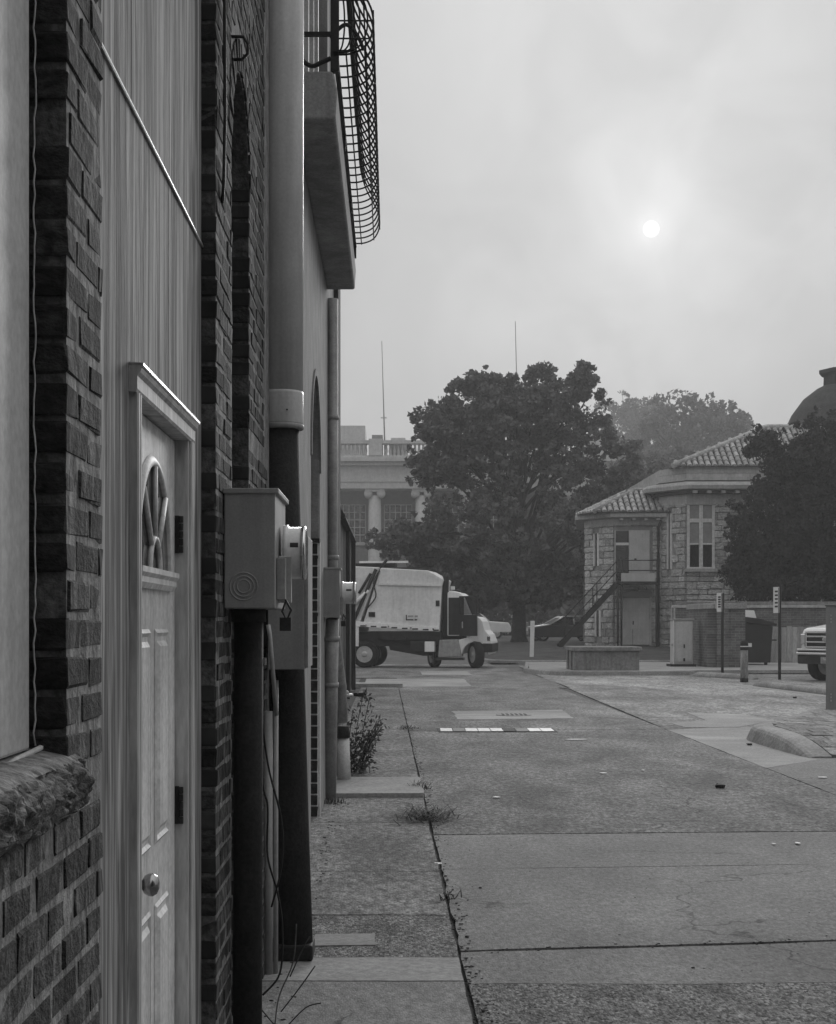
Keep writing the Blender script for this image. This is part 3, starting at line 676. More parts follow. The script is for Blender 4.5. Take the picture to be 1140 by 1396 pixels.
    tag(tube_smooth(cbl[0], .0045, 'loose_cable', (-.53, 6.2, 1.5)), 'short loose black cable looping out in front of the downspout', 'cable')
    tag(tube_smooth(cbl[1], .0045, 'loose_cable', (-.53, 6.3, 1.35)), 'long loose black cable trailing from the pipes to the footway', 'cable')
def tube_smooth(P, r, name, loc): return MB().tube(catmull(P), r, 6).build(name, 'iron', loc=loc, smooth=True)
build_services()

# ------------------------------------------------------------------ stucco building with balcony
def build_stucco():
    X = -.58
    t = thing('stucco_building', 'pale stained stucco building with iron balcony next to brick building', 'building', (X, 12, 0))
    ya, yb, sp = 10.97, 12.30, 2.75; cy = (ya+yb)/2; r = (yb-ya)/2
    face = [(7.87, 0), (ya, 0), (ya, sp)]+[(cy-r*cos(a), sp+r*sin(a)) for a in np.linspace(0, pi, 19)][1:-1]+[(yb, sp), (yb, 0), (13.8, 0), (13.8, 9), (7.87, 9)]
    MB().prism(face, 0, -.76, X).build('wall', 'stucco', t)
    bx('rear_wall', 'stuccogrey', t, -7, -.762, 7.87, 16.2, 0, 9)
    bx('corner_wall', 'stuccogrey', t, -.761, -.592, 13.8, 16.2, 0, 9)
    bx('dark_pilaster', 'timber', t, -.59, -.545, 15.55, 16.2, 0, 5.6)
    # brick reveal with white painted corner
    spec = []
    for k in range(24): spec.append((-.668, yb-.0475, .06+k*.0905, .150, .11, .079))
    place_blocks(spec, block_meshes('brick', 'darkbrick', 4, .01, .03), 'brick', t)
    bx('reveal_mortar', 'whitepaint', t, -.759, -.592, yb-.095, yb-.001, 0, 2.22)
    bx('corner_bead', 'whitepaint', t, -.592, -.574, yb-.03, yb+.03, 0, 2.2, bevel=.004)
    # peeling patch round arch, strip each side
    bx('arch_trim', 'stuccogrey', t, -.75, -.585, yb-.05, yb-.002, 2.225, 2.85)
    bx('lintel', 'timber', t, -.75, -.575, yb-.14, yb-.001, 2.19, 2.222)
    p = [(cy-(r+.05)*cos(a), sp+(r+.05)*sin(a)) for a in np.linspace(0, pi, 19)]; q = [(cy-(r-.0)*cos(a), sp+(r-.0)*sin(a)) for a in np.linspace(pi, 0, 19)]
    MB().prism(p+q, 0, X-.01, X+.012).build('arch_trim', 'stuccogrey', t)
    # balcony
    b0, b1 = 9.1, 13.75
    slab = MB().prism([(-.582, 4.53), (-.345, 4.53), (-.335, 4.545), (-.325, 4.70), (-.345, 4.80), (-.36, 4.815), (-.582, 4.815)], 1, b0, b1).build('balcony_slab', 'stuccogrey', t, bevel=.012)
    rail = MB().box(-.348, -.318, b0, b1, 4.905, 4.93).build('balcony_railing', 'iron', t)
    prof = [(-.33, 4.93), (-.25, 4.935), (-.17, 4.97), (-.125, 5.04), (-.112, 5.12), (-.128, 5.21), (-.18, 5.31), (-.235, 5.42), (-.28, 5.58), (-.30, 5.78), (-.305, 6.0)]
    sm = catmull([(x, 0, z) for x, z in prof], 3)
    barm = MB().tube([(p[0], 0, p[2]) for p in sm], .0068, 5); n = 25
    first = None
    for i in range(n):
        y = b0+.05+(b1-b0-.1)*i/(n-1)
        if first is None:
            first = barm.build('bar', 'iron', None, smooth=True); o = first
        else: o = first.copy(); COL.objects.link(o)
        o.parent = rail; o.location = (-ORG[t.name][0], y-ORG[t.name][1], 0); ORG[o.name] = (0, 0, 0)
    for k in range(2, len(sm), 4): tb('cross_bar', 'iron', rail, [(sm[k][0]+.006, b0+.02, sm[k][2]), (sm[k][0]+.006, b1-.02, sm[k][2])], .0055, 5)
    bx('top_rail', 'iron', rail, -.33, -.28, b0, b1, 6.0, 6.025)
    for y in (b0+1.5, b0+3.1, b1-.06): bx('end_post', 'iron', rail, -.345, -.32, y, y+.025, 4.80, 4.905)
    # near end return
    bx('end_post', 'iron', rail, -.365, -.315, b0, b0+.05, 4.815, 6.0)
    for z in (5.04, 5.5, 5.95): bx('end_bar', 'iron', rail, -.58, -.366, b0+.01, b0+.035, z-.012, z+.012)
    for f_ in (.25, .45, .65, .85):
        tb('bar', 'iron', rail, [(-.34+(p[0]+.34)*f_, b0+.02, p[2]) for p in sm], .0055, 5)
    for k in (4, 8, 12, 16, 20, 24): tb('cross_bar', 'iron', rail, [(-.34, b0+.02, sm[k][2]), (sm[k][0], b0+.02, sm[k][2])], .0055, 5)
    tb('scroll', 'iron', rail, catmull([(-.57, b0+.03, 5.0), (-.54, b0+.03, 4.90), (-.48, b0+.03, 4.855), (-.42, b0+.03, 4.875), (-.365, b0+.03, 4.90)]), .014, 6)
    tb('scroll', 'iron', rail, catmull([(-.365, b0+.03, 5.02), (-.28, b0+.03, 5.10), (-.21, b0+.03, 5.04), (-.17, b0+.03, 4.95)]), .012, 6)
    # upper window and pilaster strips above the balcony
    w = bx('window', 'glass', t, X-.03, X+.004, 10.0, 11.2, 4.85, 7.2)
    for (y0, y1) in ((9.9, 10.0), (11.2, 11.3), (10.57, 10.63)): bx('frame', 'whitepaint', w, X+.001, X+.04, y0, y1, 4.82, 7.3)
    bx('pilaster', 'stucco', t, X+.001, X+.07, 12.1, 12.5, 4.82, 9); bx('pilaster', 'whitepaint', t, X+.001, X+.05, 13.3, 13.5, 4.82, 9)
    # corner downspout
    d = thing('downspout', 'slim grey downspout at end of stucco wall with white foot', 'downspout', (-.50, 14.6, 0))
    MB().tube([(-.545, 14.0, 4.5), (-.545, 14.0, 2.0), (-.53, 14.3, 1.4), (-.49, 14.75, .95), (-.48, 14.8, .6)], .052, 16).build('pipe', 'galv', d, smooth=True)
    for z in (3.42, 2.15): MB().lathe([(.056, z-.02), (.062, z-.01), (.062, z+.01), (.056, z+.02)], (-.545, 14.0, 0), 16).build('collar', 'galv', d, smooth=True)
    MB().lathe([(.066, .45), (.066, .56), (.055, .565)], (-.478, 14.82, 0), 16).build('coupling', 'castiron', d, smooth=True)
    MB().tube([(-.465, 14.85, .05), (-.475, 14.83, .45)], [.066, .060], 16).build('foot', 'whitepaint', d, smooth=True)
    # broken outlet on the corner
    o = thing('wall_tap', 'small pale wall tap with dark broken plate above the weeds', 'tap', (-.5, 17, .74))
    MB().lathe([(.01, -.03), (.03, -.02), (.035, 0), (.03, .02), (.01, .03)], (-.50, 16.6, .80), 12).build('valve', 'galv', o, smooth=True)
    tb('pipe', 'galv', o, [(-.60, 16.3, .77), (-.52, 16.5, .78), (-.44, 16.75, .77)], .02, 8)
    MB().prism([(-.5, .765), (-.30, .735), (-.285, .765), (-.28, .85), (-.31, .79), (-.5, .785)], 1, 16.9, 16.93).build('plate', 'castiron', o)
    # dark shed beyond
    s = thing('timber_shed', 'dark timber boarded shed front beyond the stucco building', 'shed', (-.95, 26, 0))
    bx('wall', 'timber', s, -5, -.97, 16.3, 36.2, 0, 3.45)
    k = 0; y = 16.4
    while y < 36.1:
        bx('board', 'timber', s, -.968, -.95+random.uniform(-.004, .004), y, y+.24, .05, 3.44); y += .25
    MB().prism([(-.84, 3.45), (-.86, 3.52), (-.98, 3.72), (-1.3, 3.78), (-1.3, 3.45)], 1, 28, 36.2).build('roof', 'castiron', s)
    bx('corner_post', 'timber', s, -.95, -.86, 35.9, 36.15, 0, 3.5)
    bx('post', 'timber', s, -.95, -.87, 31.5, 31.7, 0, 3.46)
build_stucco()

# ------------------------------------------------------------------ things standing in the lot
def build_lot_things():
    # drain grating across the alley
    t = thing('drain_grate', 'long white-worn drain grating set across the rough alley road', 'drain', (1.5, 22.4, 0))
    bx('frame', 'gap', t, .66, 2.36, 21.95, 22.75, -.02, .006)
    for i in range(9):
        x = .69+i*.182; m = ('whitepaint', 'concretelight', 'whitepaint', 'whitepaint', 'galv', 'gap', 'concretelight', 'whitepaint', 'whitepaint')[i]
        MB().prism([(x, 22.0), (x+.172, 22.02), (x+.18, 22.6), (x+.01, 22.62)], 2, .0, .014).build('plate', m, t)
    t = thing('storm_inlet', 'small round slotted iron storm inlet in pale road patch', 'drain', (2.05, 26, 0))
    MB().lathe([(.30, 0.0), (.30, .012), (.27, .014), (.0, .014)], (2.05, 26, 0), 28).build('cover', 'concretelight', t)
    for i in range(6): bx('slot', 'gap', t, 1.85+i*.075, 1.885+i*.075, 25.8, 26.2, .012, .019)
    # concrete vault
    t = thing('concrete_vault', 'low square concrete vault with flat lid on raised apron', 'vault', (6.2, 47.6, .125))
    bx('base', 'vault', t, 5.52, 7.50, 46.75, 48.7, .1, .71, bevel=.015)
    bx('lid', 'vault', t, 5.45, 7.57, 46.66, 48.8, .712, .84, bevel=.02)
    bx('pilaster', 'vault', t, 5.47, 5.519, 47.2, 47.5, .1, .71); bx('pilaster', 'vault', t, 5.47, 5.519, 48.1, 48.4, .1, .71)
    # pale utility cabinet by brick enclosure
    t = thing('utility_cabinet', 'narrow pale metal utility cabinet beside the brick enclosure', 'cabinet', (9.580, 51.000, .12))
    bx('body', 'panelgrey', t, 9.310, 9.960, 51.000, 51.600, .2, 1.66, bevel=.01); bx('lid', 'galv', t, 9.270, 10.000, 50.960, 51.640, 1.661, 1.71, bevel=.008)
    bx('plinth', 'castiron', t, 9.200, 10.040, 50.900, 51.700, .10, .2); bx('door', 'panelgrey', t, 9.380, 9.920, 50.975, 50.999, .28, 1.6, bevel=.005)
    bx('latch', 'blackmetal', t, 9.640, 9.680, 50.955, 50.974, .74, .86); bx('latch', 'blackmetal', t, 9.630, 9.690, 50.955, 50.974, .30, .40)
    bx('side_knob', 'galv', t, 9.270, 9.309, 51.100, 51.160, .8, .88); bx('edge_trim', 'whitepaint', t, 9.295, 9.325, 50.970, 51.020, .2, 1.66)
    # big grey cabinet on the island
    t = thing('power_cabinet', 'tall dark grey metal cabinet standing on the brick-paved island', 'cabinet', (6.84, 24.3, 0), R(-16), local=True)
    bx('body', 'cabinet', t, 0, 1.25, 0, .9, .18, 1.83, bevel=.012); bx('base', 'castiron', t, -.04, 1.29, -.04, .94, .12, .179); bx('top', 'cabinet', t, -.02, 1.27, -.02, .92, 1.831, 1.855, bevel=.008)
    for zc in (1.66, .42):
        for i in range(8):
            for k in range(3): bx('louvre', 'aluminium', t, .07+i*.09, .088+i*.09, -.012, -.0005, zc-.05*k, zc-.05*k+.028)
    # bollard
    t = thing('bollard', 'worn round bollard with black cap and white band between kerb ends', 'bollard', (9.30, 40.7, 0))
    MB().lathe([(.10, 0), (.10, .2), (.098, .85)], (9.30, 40.7, 0), 20).build('post', 'wornpost', t, smooth=True)
    MB().lathe([(.106, 0), (.106, .10), (.1, .105)], (9.30, 40.7, 0), 20).build('base_ring', 'castiron', t, smooth=True)
    MB().lathe([(.104, .85), (.104, .93), (.1, .931)], (9.30, 40.7, 0), 20).build('band', 'castiron', t, smooth=True)
    MB().lathe([(.105, .931), (.105, .955), (.1, .956)], (9.30, 40.7, 0), 20).build('reflective_band', 'signwhite', t, smooth=True)
    MB().lathe([(.104, .956), (.104, 1.03), (.09, 1.075), (.05, 1.10), (.01, 1.105)], (9.30, 40.7, 0), 20).build('cap', 'castiron', t, smooth=True)
    bx('plate', 'signwhite', t, 9.405, 9.5, 40.7, 40.72, .93, 1.03)
    # two sign posts: pairs of plates set in a V on each post
    def sign(Y, u, ztop, h, label):
        x = (u-535)*Y/F; zb = .12
        t = thing('sign_post', label, 'sign', (x, Y, 0), group='parking sign posts along the lot kerbs')
        bx('post', 'steelpost', t, x-.035, x+.035, Y-.03, Y+.03, 0, ztop-.02)
        for sgn, m, w in ((-1, 'signwhite', .31), (1, 'signback', .31)):
            a = R(68)*sgn; p = MB(); c, s_ = cos(a), sin(a)
            q = [(0, 0), (w*c*sgn, 0)]
            x0, y0 = x+.02*sgn, Y-.045; x1, y1 = x0+w*cos(R(73))*sgn, y0+w*sin(R(73))
            nx, ny = .004, .004
            pl = MB().prism([(x0, y0), (x1, y1), (x1+nx, y1+ny), (x0+nx, y0+ny)], 2, ztop-h, ztop).build('sign_plate', m, t)
            if sgn < 0:
                for k in range(5):
                    z = ztop-.10-k*(h-.2)/5; f0, f1 = .25, .75
                    MB().prism([(x0+(x1-x0)*f0, y0+(y1-y0)*f0-.006), (x0+(x1-x0)*f1, y0+(y1-y0)*f1-.006), (x0+(x1-x0)*f1, y0+(y1-y0)*f1-.003), (x0+(x1-x0)*f0, y0+(y1-y0)*f0-.003)], 2, z-.05, z).build('lettering', 'steelpost', pl)
    sign(44.6, 985, 2.44, .55, 'thin dark sign post with short double plates in front of brick enclosure')
    sign(42.5, 1063, 2.56, .72, 'thin dark sign post with tall double plates in front of wooden fence')
    # white stake on the lawn
    t = tag(MB().prism([(4.98+.25, .28), (5.13+.25, .28), (5.2+.22, 1.65), (5.04+.22, 1.65)], 1, 58.6, 58.66).build('marker_stake', 'signwhite', loc=(5.3, 58.6, .2)), 'white marker stake leaning slightly on the lawn edge', 'stake')
    # brick enclosure
    t = thing('brick_enclosure', 'low brick enclosure walls with pale coping around the dumpster', 'wall', (11.5, 50, .12))
    bx('wall', 'encbrick', t, 10.52, 11.46, 50.0, 50.3, .1, 2.02); bx('wall', 'encbrickside', t, 10.25, 10.519, 50.05, 53.3, .1, 2.02)
    bx('pier', 'encbrick', t, 9.98+.55, 10.9, 49.93, 49.999, .1, 2.02)
    bx('wall', 'encbrick', t, 10.53, 26, 57.0, 57.3, .1, 2.12)
    bx('coping', 'kerb', t, 10.45, 11.5, 49.9, 50.36, 2.022, 2.20, bevel=.02); bx('coping', 'kerb', t, 10.18, 10.449, 49.95, 53.35, 2.022, 2.20, bevel=.02)
    bx('coping', 'stonetrim', t, 10.4, 26, 56.92, 57.4, 2.122, 2.22, bevel=.02); bx('coping', 'vault', t, 10.5, 26, 56.96, 57.36, 2.222, 2.36, bevel=.01)
    # wood fence behind
    t = thing('wooden_fence', 'grey upright plank fence inside the brick enclosure', 'fence', (14, 56.4, .12))
    x = 13.0
    first = None
    while x < 16.4:
        if first is None: first = MB().box(0, .19, 0, .03, 0, 1.3).build('plank', 'plank', None); o = first
        else: o = first.copy(); COL.objects.link(o)
        o.parent = t; o.location = (x-14, 56.2-56.4+random.uniform(-.01, .01), .01+random.uniform(-.02, .03)); x += .2
    bx('rail', 'plank', t, 13.2, 16.4, 56.24, 56.3, .5, .6); bx('rail', 'plank', t, 13.2, 16.4, 56.24, 56.3, 1.1, 1.2)
    # dumpster
    t = thing('dumpster', 'black dumpster with sloping lid behind the brick enclosure wall', 'dumpster', (12.8, 53.5, .12))
    MB().prism([(12.05, .2), (13.02, .2), (13.1, 1.45), (12.0, 1.62)], 1, 53, 54.4).build('bin', 'dumpster', t, bevel=.02)
    MB().prism([(11.95, 1.63), (13.2, 1.46), (13.2, 1.54), (12.6, 1.72), (11.95, 1.80)], 1, 52.9, 54.5).build('lid', 'dumpster', t)
    MB().prism([(12.0, 1.80), (12.58, 1.735), (12.5, 2.0), (12.1, 2.02)], 1, 53.2, 54.0).build('rubbish_bag', 'litter', t)
    bx('side_handle', 'dumpster', t, 13.08, 13.3, 53.3, 53.36, .95, 1.0)
    for xx in (12.15, 12.9): MB().lathe([(.09, -.04), (.09, .04)], (xx, 53.2, .21), 12, 0).build('castor', 'tyre', t)
build_lot_things()

# ------------------------------------------------------------------ vehicles
def wheel(parent, x, y, r, w, steer=0, hub=True):
    o = MB().lathe([(r*.62, -w/2), (r*.92, -w/2), (r, -w*.38), (r, w*.38), (r*.92, w/2), (r*.62, w/2)], (0, 0, 0), 32, 1, caps=False).build('wheel', 'tyre', parent, smooth=True)
    o.location = (x, y, r); o.rotation_euler = (0, 0, steer); ORG[o.name] = (0, 0, 0)
    for s_ in (-1, 1):
        MB().lathe([(r*.62, s_*w*.47), (r*.60, s_*w*.42), (r*.50, s_*w*.30), (r*.24, s_*w*.34), (r*.22, s_*w*.50), (r*.12, s_*w*.54), (.01, s_*w*.54)], (0, 0, 0), 24, 1).build('rim', 'rim', o, smooth=True)
    return o
def build_refuse_truck():
    ang = R(-9); Y0 = 54.0; X0 = -.98
    t = thing('refuse_truck', 'pale rear-loading refuse truck with cab door open crossing alley end', 'truck', (X0, Y0, 0), ang, local=True)
    # local: x forward from the rear axle, y left (away), near side at y = 0 (outer tyre face)
    WB = 3.9; D = 2.35
    def sx(z): return WB+(z-877)/190.0          # from sketch px to local x
    def sz(z): return (848-z)/193.0
    body = [(sx(128), 1.58), (sx(640), 1.40), (sx(655), 2.85), (sx(668), 3.08), (sx(560), 3.40), (sx(245), 3.50)]
    MB().prism(body, 1, .02, D-.02).build('body', 'truckbody', t, bevel=.03)
    MB().prism([(sx(235), 2.90), (sx(655), 2.84), (sx(657), 2.90), (sx(235), 2.97)], 1, -.05, .019).build('ridge_rail', 'truckbody', t)
    MB().prism([(sx(60), 1.45), (sx(640), 1.27), (sx(640), 1.42), (sx(60), 1.63)], 1, -.04, D+.04).build('sill_rail', 'truckwhite', t, bevel=.01)
    for i in range(8):
        x = sx(110+i*70); z = 1.46-.18*(110+i*70-60)/580; bx('reflector', 'truckdark', t, x, x+.2, -.05, -.041, z, z+.045)
    for z_, zt in ((330, 3.42), (470, 3.36)): bx('body_rib', 'truckbody', t, sx(z_)-.02, sx(z_)+.02, .004, .019, 1.66, 2.83)
    for z_ in (150, 300, 450, 600): MB().lathe([(.035, -.02), (.035, .01)], (sx(z_), -.045, 1.52-.18*(z_-60)/580), 10, 1).build('marker_lamp', 'chrome', t)
    tb('hose', 'truckdark', t, catmull([(sx(240), .0, 3.4), (sx(200), -.06, 3.0), (sx(215), -.05, 2.5), (sx(160), -.05, 2.1)], 5), .025, 6)
    # rear loading hopper
    MB().prism([(sx(-130), .95), (sx(70), .85), (sx(100), 1.55), (sx(235), 3.52), (sx(60), 3.56), (sx(-120), 2.4)], 1, .05, D-.05).build('hopper', 'truckbody', t, bevel=.03)
    tb('hydraulic_ram', 'truckwhite', t, [(sx(60), -.02, 2.2), (sx(165), -.02, 2.72)], .07, 10); tb('hydraulic_ram', 'truckdark', t, [(sx(70), -.03, 1.7), (sx(215), -.03, 3.45)], .06, 10)
    tb('hydraulic_ram', 'truckdark', t, [(sx(100), -.03, 2.6), (sx(180), -.03, 3.3)], .05, 8)
    bx('hopper_panel', 'truckbody', t, sx(-60), sx(98), -.03, .04, .75, 1.45)
    # roof gear
    bx('roof_rail', 'truckdark', t, sx(200), sx(560), .4, 1.0, 3.42, 3.52); bx('roof_bar', 'truckwhite', t, sx(90), sx(420), .3, .42, 3.68, 3.75)
    bx('roof_bar', 'truckdark', t, sx(60), sx(330), .42, .9, 3.55, 3.68); tb('roof_arm', 'truckdark', t, [(sx(225), .3, 3.45), (sx(280), .3, 3.8)], .05, 8)
    # placards
    bx('placard', 'truckdark', t, sx(165), sx(208), -.01, .012, 1.78, 1.95); bx('placard', 'truckdark', t, sx(615), sx(640), .0, .018, 2.15, 2.35)
    bx('lettering', 'truckdark', t, sx(415), sx(490), .008, .018, 1.66, 1.70); bx('lettering', 'truckdark', t, sx(415), sx(422), .008, .018, 1.70, 1.85); bx('lettering', 'meterbox', t, sx(430), sx(495), .008, .018, 1.78, 1.83)
    # chassis, boxes
    bx('chassis', 'truckdark', t, sx(60), sx(780), .35, D-.35, .75, 1.27); bx('chassis', 'truckdark', t, sx(240), sx(650), .05, D-.05, .98, 1.26)
    MB().prism([(sx(280), .95), (sx(610), .95), (sx(610), .42), (sx(520), .42), (sx(300), .62)], 1, .3, D-.3).build('under_tank', 'truckdark', t)
    bx('toolbox', 'truckdark', t, sx(445), sx(540), .0, .5, .55, .95, bevel=.02); bx('toolbox', 'truckwhite', t, sx(541), sx(607), -.02, .5, .56, .92, bevel=.02)
    MB().prism([(sx(640), .98), (sx(765), 1.0), (sx(790), .40), (sx(630), .36)], 1, -.02, .5).build('step_tank', 'galv', t, bevel=.03)
    bx('step', 'truckdark', t, sx(610), sx(800), -.06, .3, .28, .36)
    for z in (260, 320, 400, 550, 620): MB().lathe([(.07, -.03), (.07, .02)], (sx(z), .02, 1.05), 12, 1).build('bracket', 'truckdark', t)
    # exhaust and cab
    tb('exhaust_stack', 'truckdark', t, [(sx(668), .25, 1.1), (sx(676), .25, 3.0), (sx(680), .25, 3.15), (sx(668), .25, 3.28)], .11, 12)
    cab = MB().prism([(sx(690), 1.12), (sx(905), 1.12), (sx(895), 1.78), (sx(850), 1.80), (sx(800), 2.50), (sx(770), 2.62), (sx(710), 2.70), (sx(690), 2.62)], 1, .12, D-.12).build('cab', 'truckwhite', t, bevel=.03)
    bx('door_opening', 'truckdark', cab, sx(697), sx(800), .105, .119, 1.15, 2.45)
    bx('seat', 'truckdark', cab, sx(705), sx(735), .06, .104, 1.3, 2.2)
    MB().prism([(sx(852), 1.84), (sx(803), 2.47), (sx(809), 2.49), (sx(858), 1.86)], 1, .25, D-.25).build('windscreen', 'glass', cab)
    bx('beacon', 'truckwhite', cab, sx(700), sx(725), .6, .8, 2.74, 2.86)
    # door standing open, hinged at the front pillar
    hx = sx(768); da = R(200)
    dparts = MB()
    def dd(name, m, a0, a1, z0, z1, th=.05, par=None):
        ux, uy = cos(R(44)), -sin(R(44)); nx, ny = sin(R(44)), cos(R(44))
        p0 = (hx+ux*a0, .1+uy*a0); p1 = (hx+ux*a1, .1+uy*a1)
        return MB().prism([p0, p1, (p1[0]+nx*th, p1[1]+ny*th), (p0[0]+nx*th, p0[1]+ny*th)], 2, z0, z1).build(name, m, par or t, bevel=.008)
    dr = dd('door', 'truckdark', 0, .94, 1.12, 1.85)
    dd('window_frame', 'truckdark', 0, .06, 1.851, 2.5, par=dr); dd('window_frame', 'truckdark', .87, .94, 1.851, 2.5, par=dr); dd('window_frame', 'truckdark', .06, .87, 2.44, 2.5, par=dr)
    dd('handle', 'truckwhite', .14, .22, 1.38, 1.62, .07, par=dr)
    dd('glass_pane', 'clearglass', .06, .87, 1.86, 2.43, .012, par=dr)
    # bonnet with wheel arch
    a = [(sx(877)+.46*cos(q), .45+.46*sin(q)) for q in np.linspace(pi*.98, .02, 15)]
    MB().prism([(sx(765), .98), (sx(765), .50)]+a+[(sx(985), .55), (sx(985), .92), (sx(968), 1.16), (sx(940), 1.32), (sx(925), 1.62), (sx(900), 1.76), (sx(850), 1.80), (sx(850), 1.1)], 1, .05, D-.05).build('bonnet', 'truckwhite', t, bevel=.03)
    bx('bumper', 'truckdark', t, sx(925), sx(990), -.02, D+.02, .55, .86, bevel=.03)
    bx('headlight', 'chrome', t, sx(955), sx(975), .03, .06, .95, 1.1)
    bx('mirror', 'truckdark', t, sx(905), sx(915), -.35, -.15, 1.9, 2.4)
    wheel(t, 0, .14, .47, .28); wheel(t, 0, .46, .47, .28); wheel(t, 0, D-.3, .47, .30)
    wheel(t, WB, .17, .47, .27, R(-62)); wheel(t, WB-.1, D-.25, .47, .27, R(-72))
    wheel(t, sx(580), 1.1, .40, .28, R(-62))
    bx('mudflap', 'truckdark', t, sx(590), sx(600), .05, .5, .15, .6)
build_refuse_truck()

def build_car(name, label, loc, rz, paint, top_tone, pickup=False):
    t = thing(name, label, 'pickup' if pickup else 'car', loc, rz, local=True)
    L_, Wd = 4.7, 1.8
    lower = [(-2.3, .35), (-2.35, .7), (-2.25, .92), (-1.5, .98), (1.0, .98), (2.05, .84), (2.32, .65), (2.35, .35), (1.8, .25), (-1.9, .25)]
    if pickup: lower = [(-2.6, .45), (-2.62, 1.15), (1.0, 1.2), (2.3, 1.1), (2.45, .8), (2.45, .45), (-2.0, .35)]
    MB().prism(lower, 1, -Wd/2, Wd/2).build('body', paint, t, bevel=.06)
    if pickup: gh = [(-.9, 1.21), (.95, 1.21), (.3, 1.78), (-.75, 1.80)]
    else: gh = [(-1.95, .97), (1.05, .97), (.25, 1.42), (-.9, 1.46), (-1.4, 1.36)]
    v = [(x, s_*(Wd/2-.08-(.16 if z > 1.25 else 0)), z) for s_ in (-1, 1) for x, z in gh]; n = len(gh)
    f = [tuple(range(n)), tuple(range(n, 2*n))[::-1]]+[(i, n+i, n+(i+1) % n, (i+1) % n) for i in range(n)]
    MB().add(v, f).build('window', 'glass', t)
    rp = [p for p in gh if p[1] > 1.3]; x0, x1 = min(p[0] for p in rp), max(p[0] for p in rp)
    zt = max(p[1] for p in rp)
    MB().prism([(x0, zt-.10), (x0+.4, zt+.0), (x1-.1, zt-.02), (x1+.1, zt-.08), (x1-.1, zt+.02), (x0+.5, zt+.04)], 1, -Wd/2+.2, Wd/2-.2).build('roof', top_tone, t)
    for s_ in (-1, 1):
        for (xa, za, xb, zb) in ((gh[1][0], gh[1][1], x1, zt-.04), (-.4, 1.0, -.4, zt-.05), (gh[0][0], gh[0][1], x0, zt-.1)):
            tb('pillar', top_tone, t, [(xa, s_*(Wd/2-.075), za), (xb, s_*(Wd/2-.23), zb)], .04, 6)
        for x in (-1.4, 1.45): wheel(t, x, s_*(Wd/2-.12), .33 if not pickup else .38, .22)
        bx('headlight', 'chrome', t, 2.15, 2.36, s_*.62-.16, s_*.62+.16, .62, .76)
    MB().prism([(1.0, .985), (2.0, .85), (2.02, .87), (1.0, 1.0)], 1, -Wd/2+.15, Wd/2-.15).build('bonnet', top_tone, t)
    return t
build_car('parked_car', 'dark parked car with roof and bonnet highlights painted pale behind the lawn', (10.0, 90, terrain_z(90)), R(190), 'carpaint', 'carsilver')  # pale roof, pillars and bonnet put the highlights into the colour
build_car('parked_pickup', 'small white pickup parked far behind the refuse truck bonnet', (5.5, 105, terrain_z(105)), R(10), 'carsilver', 'carsilver', True)

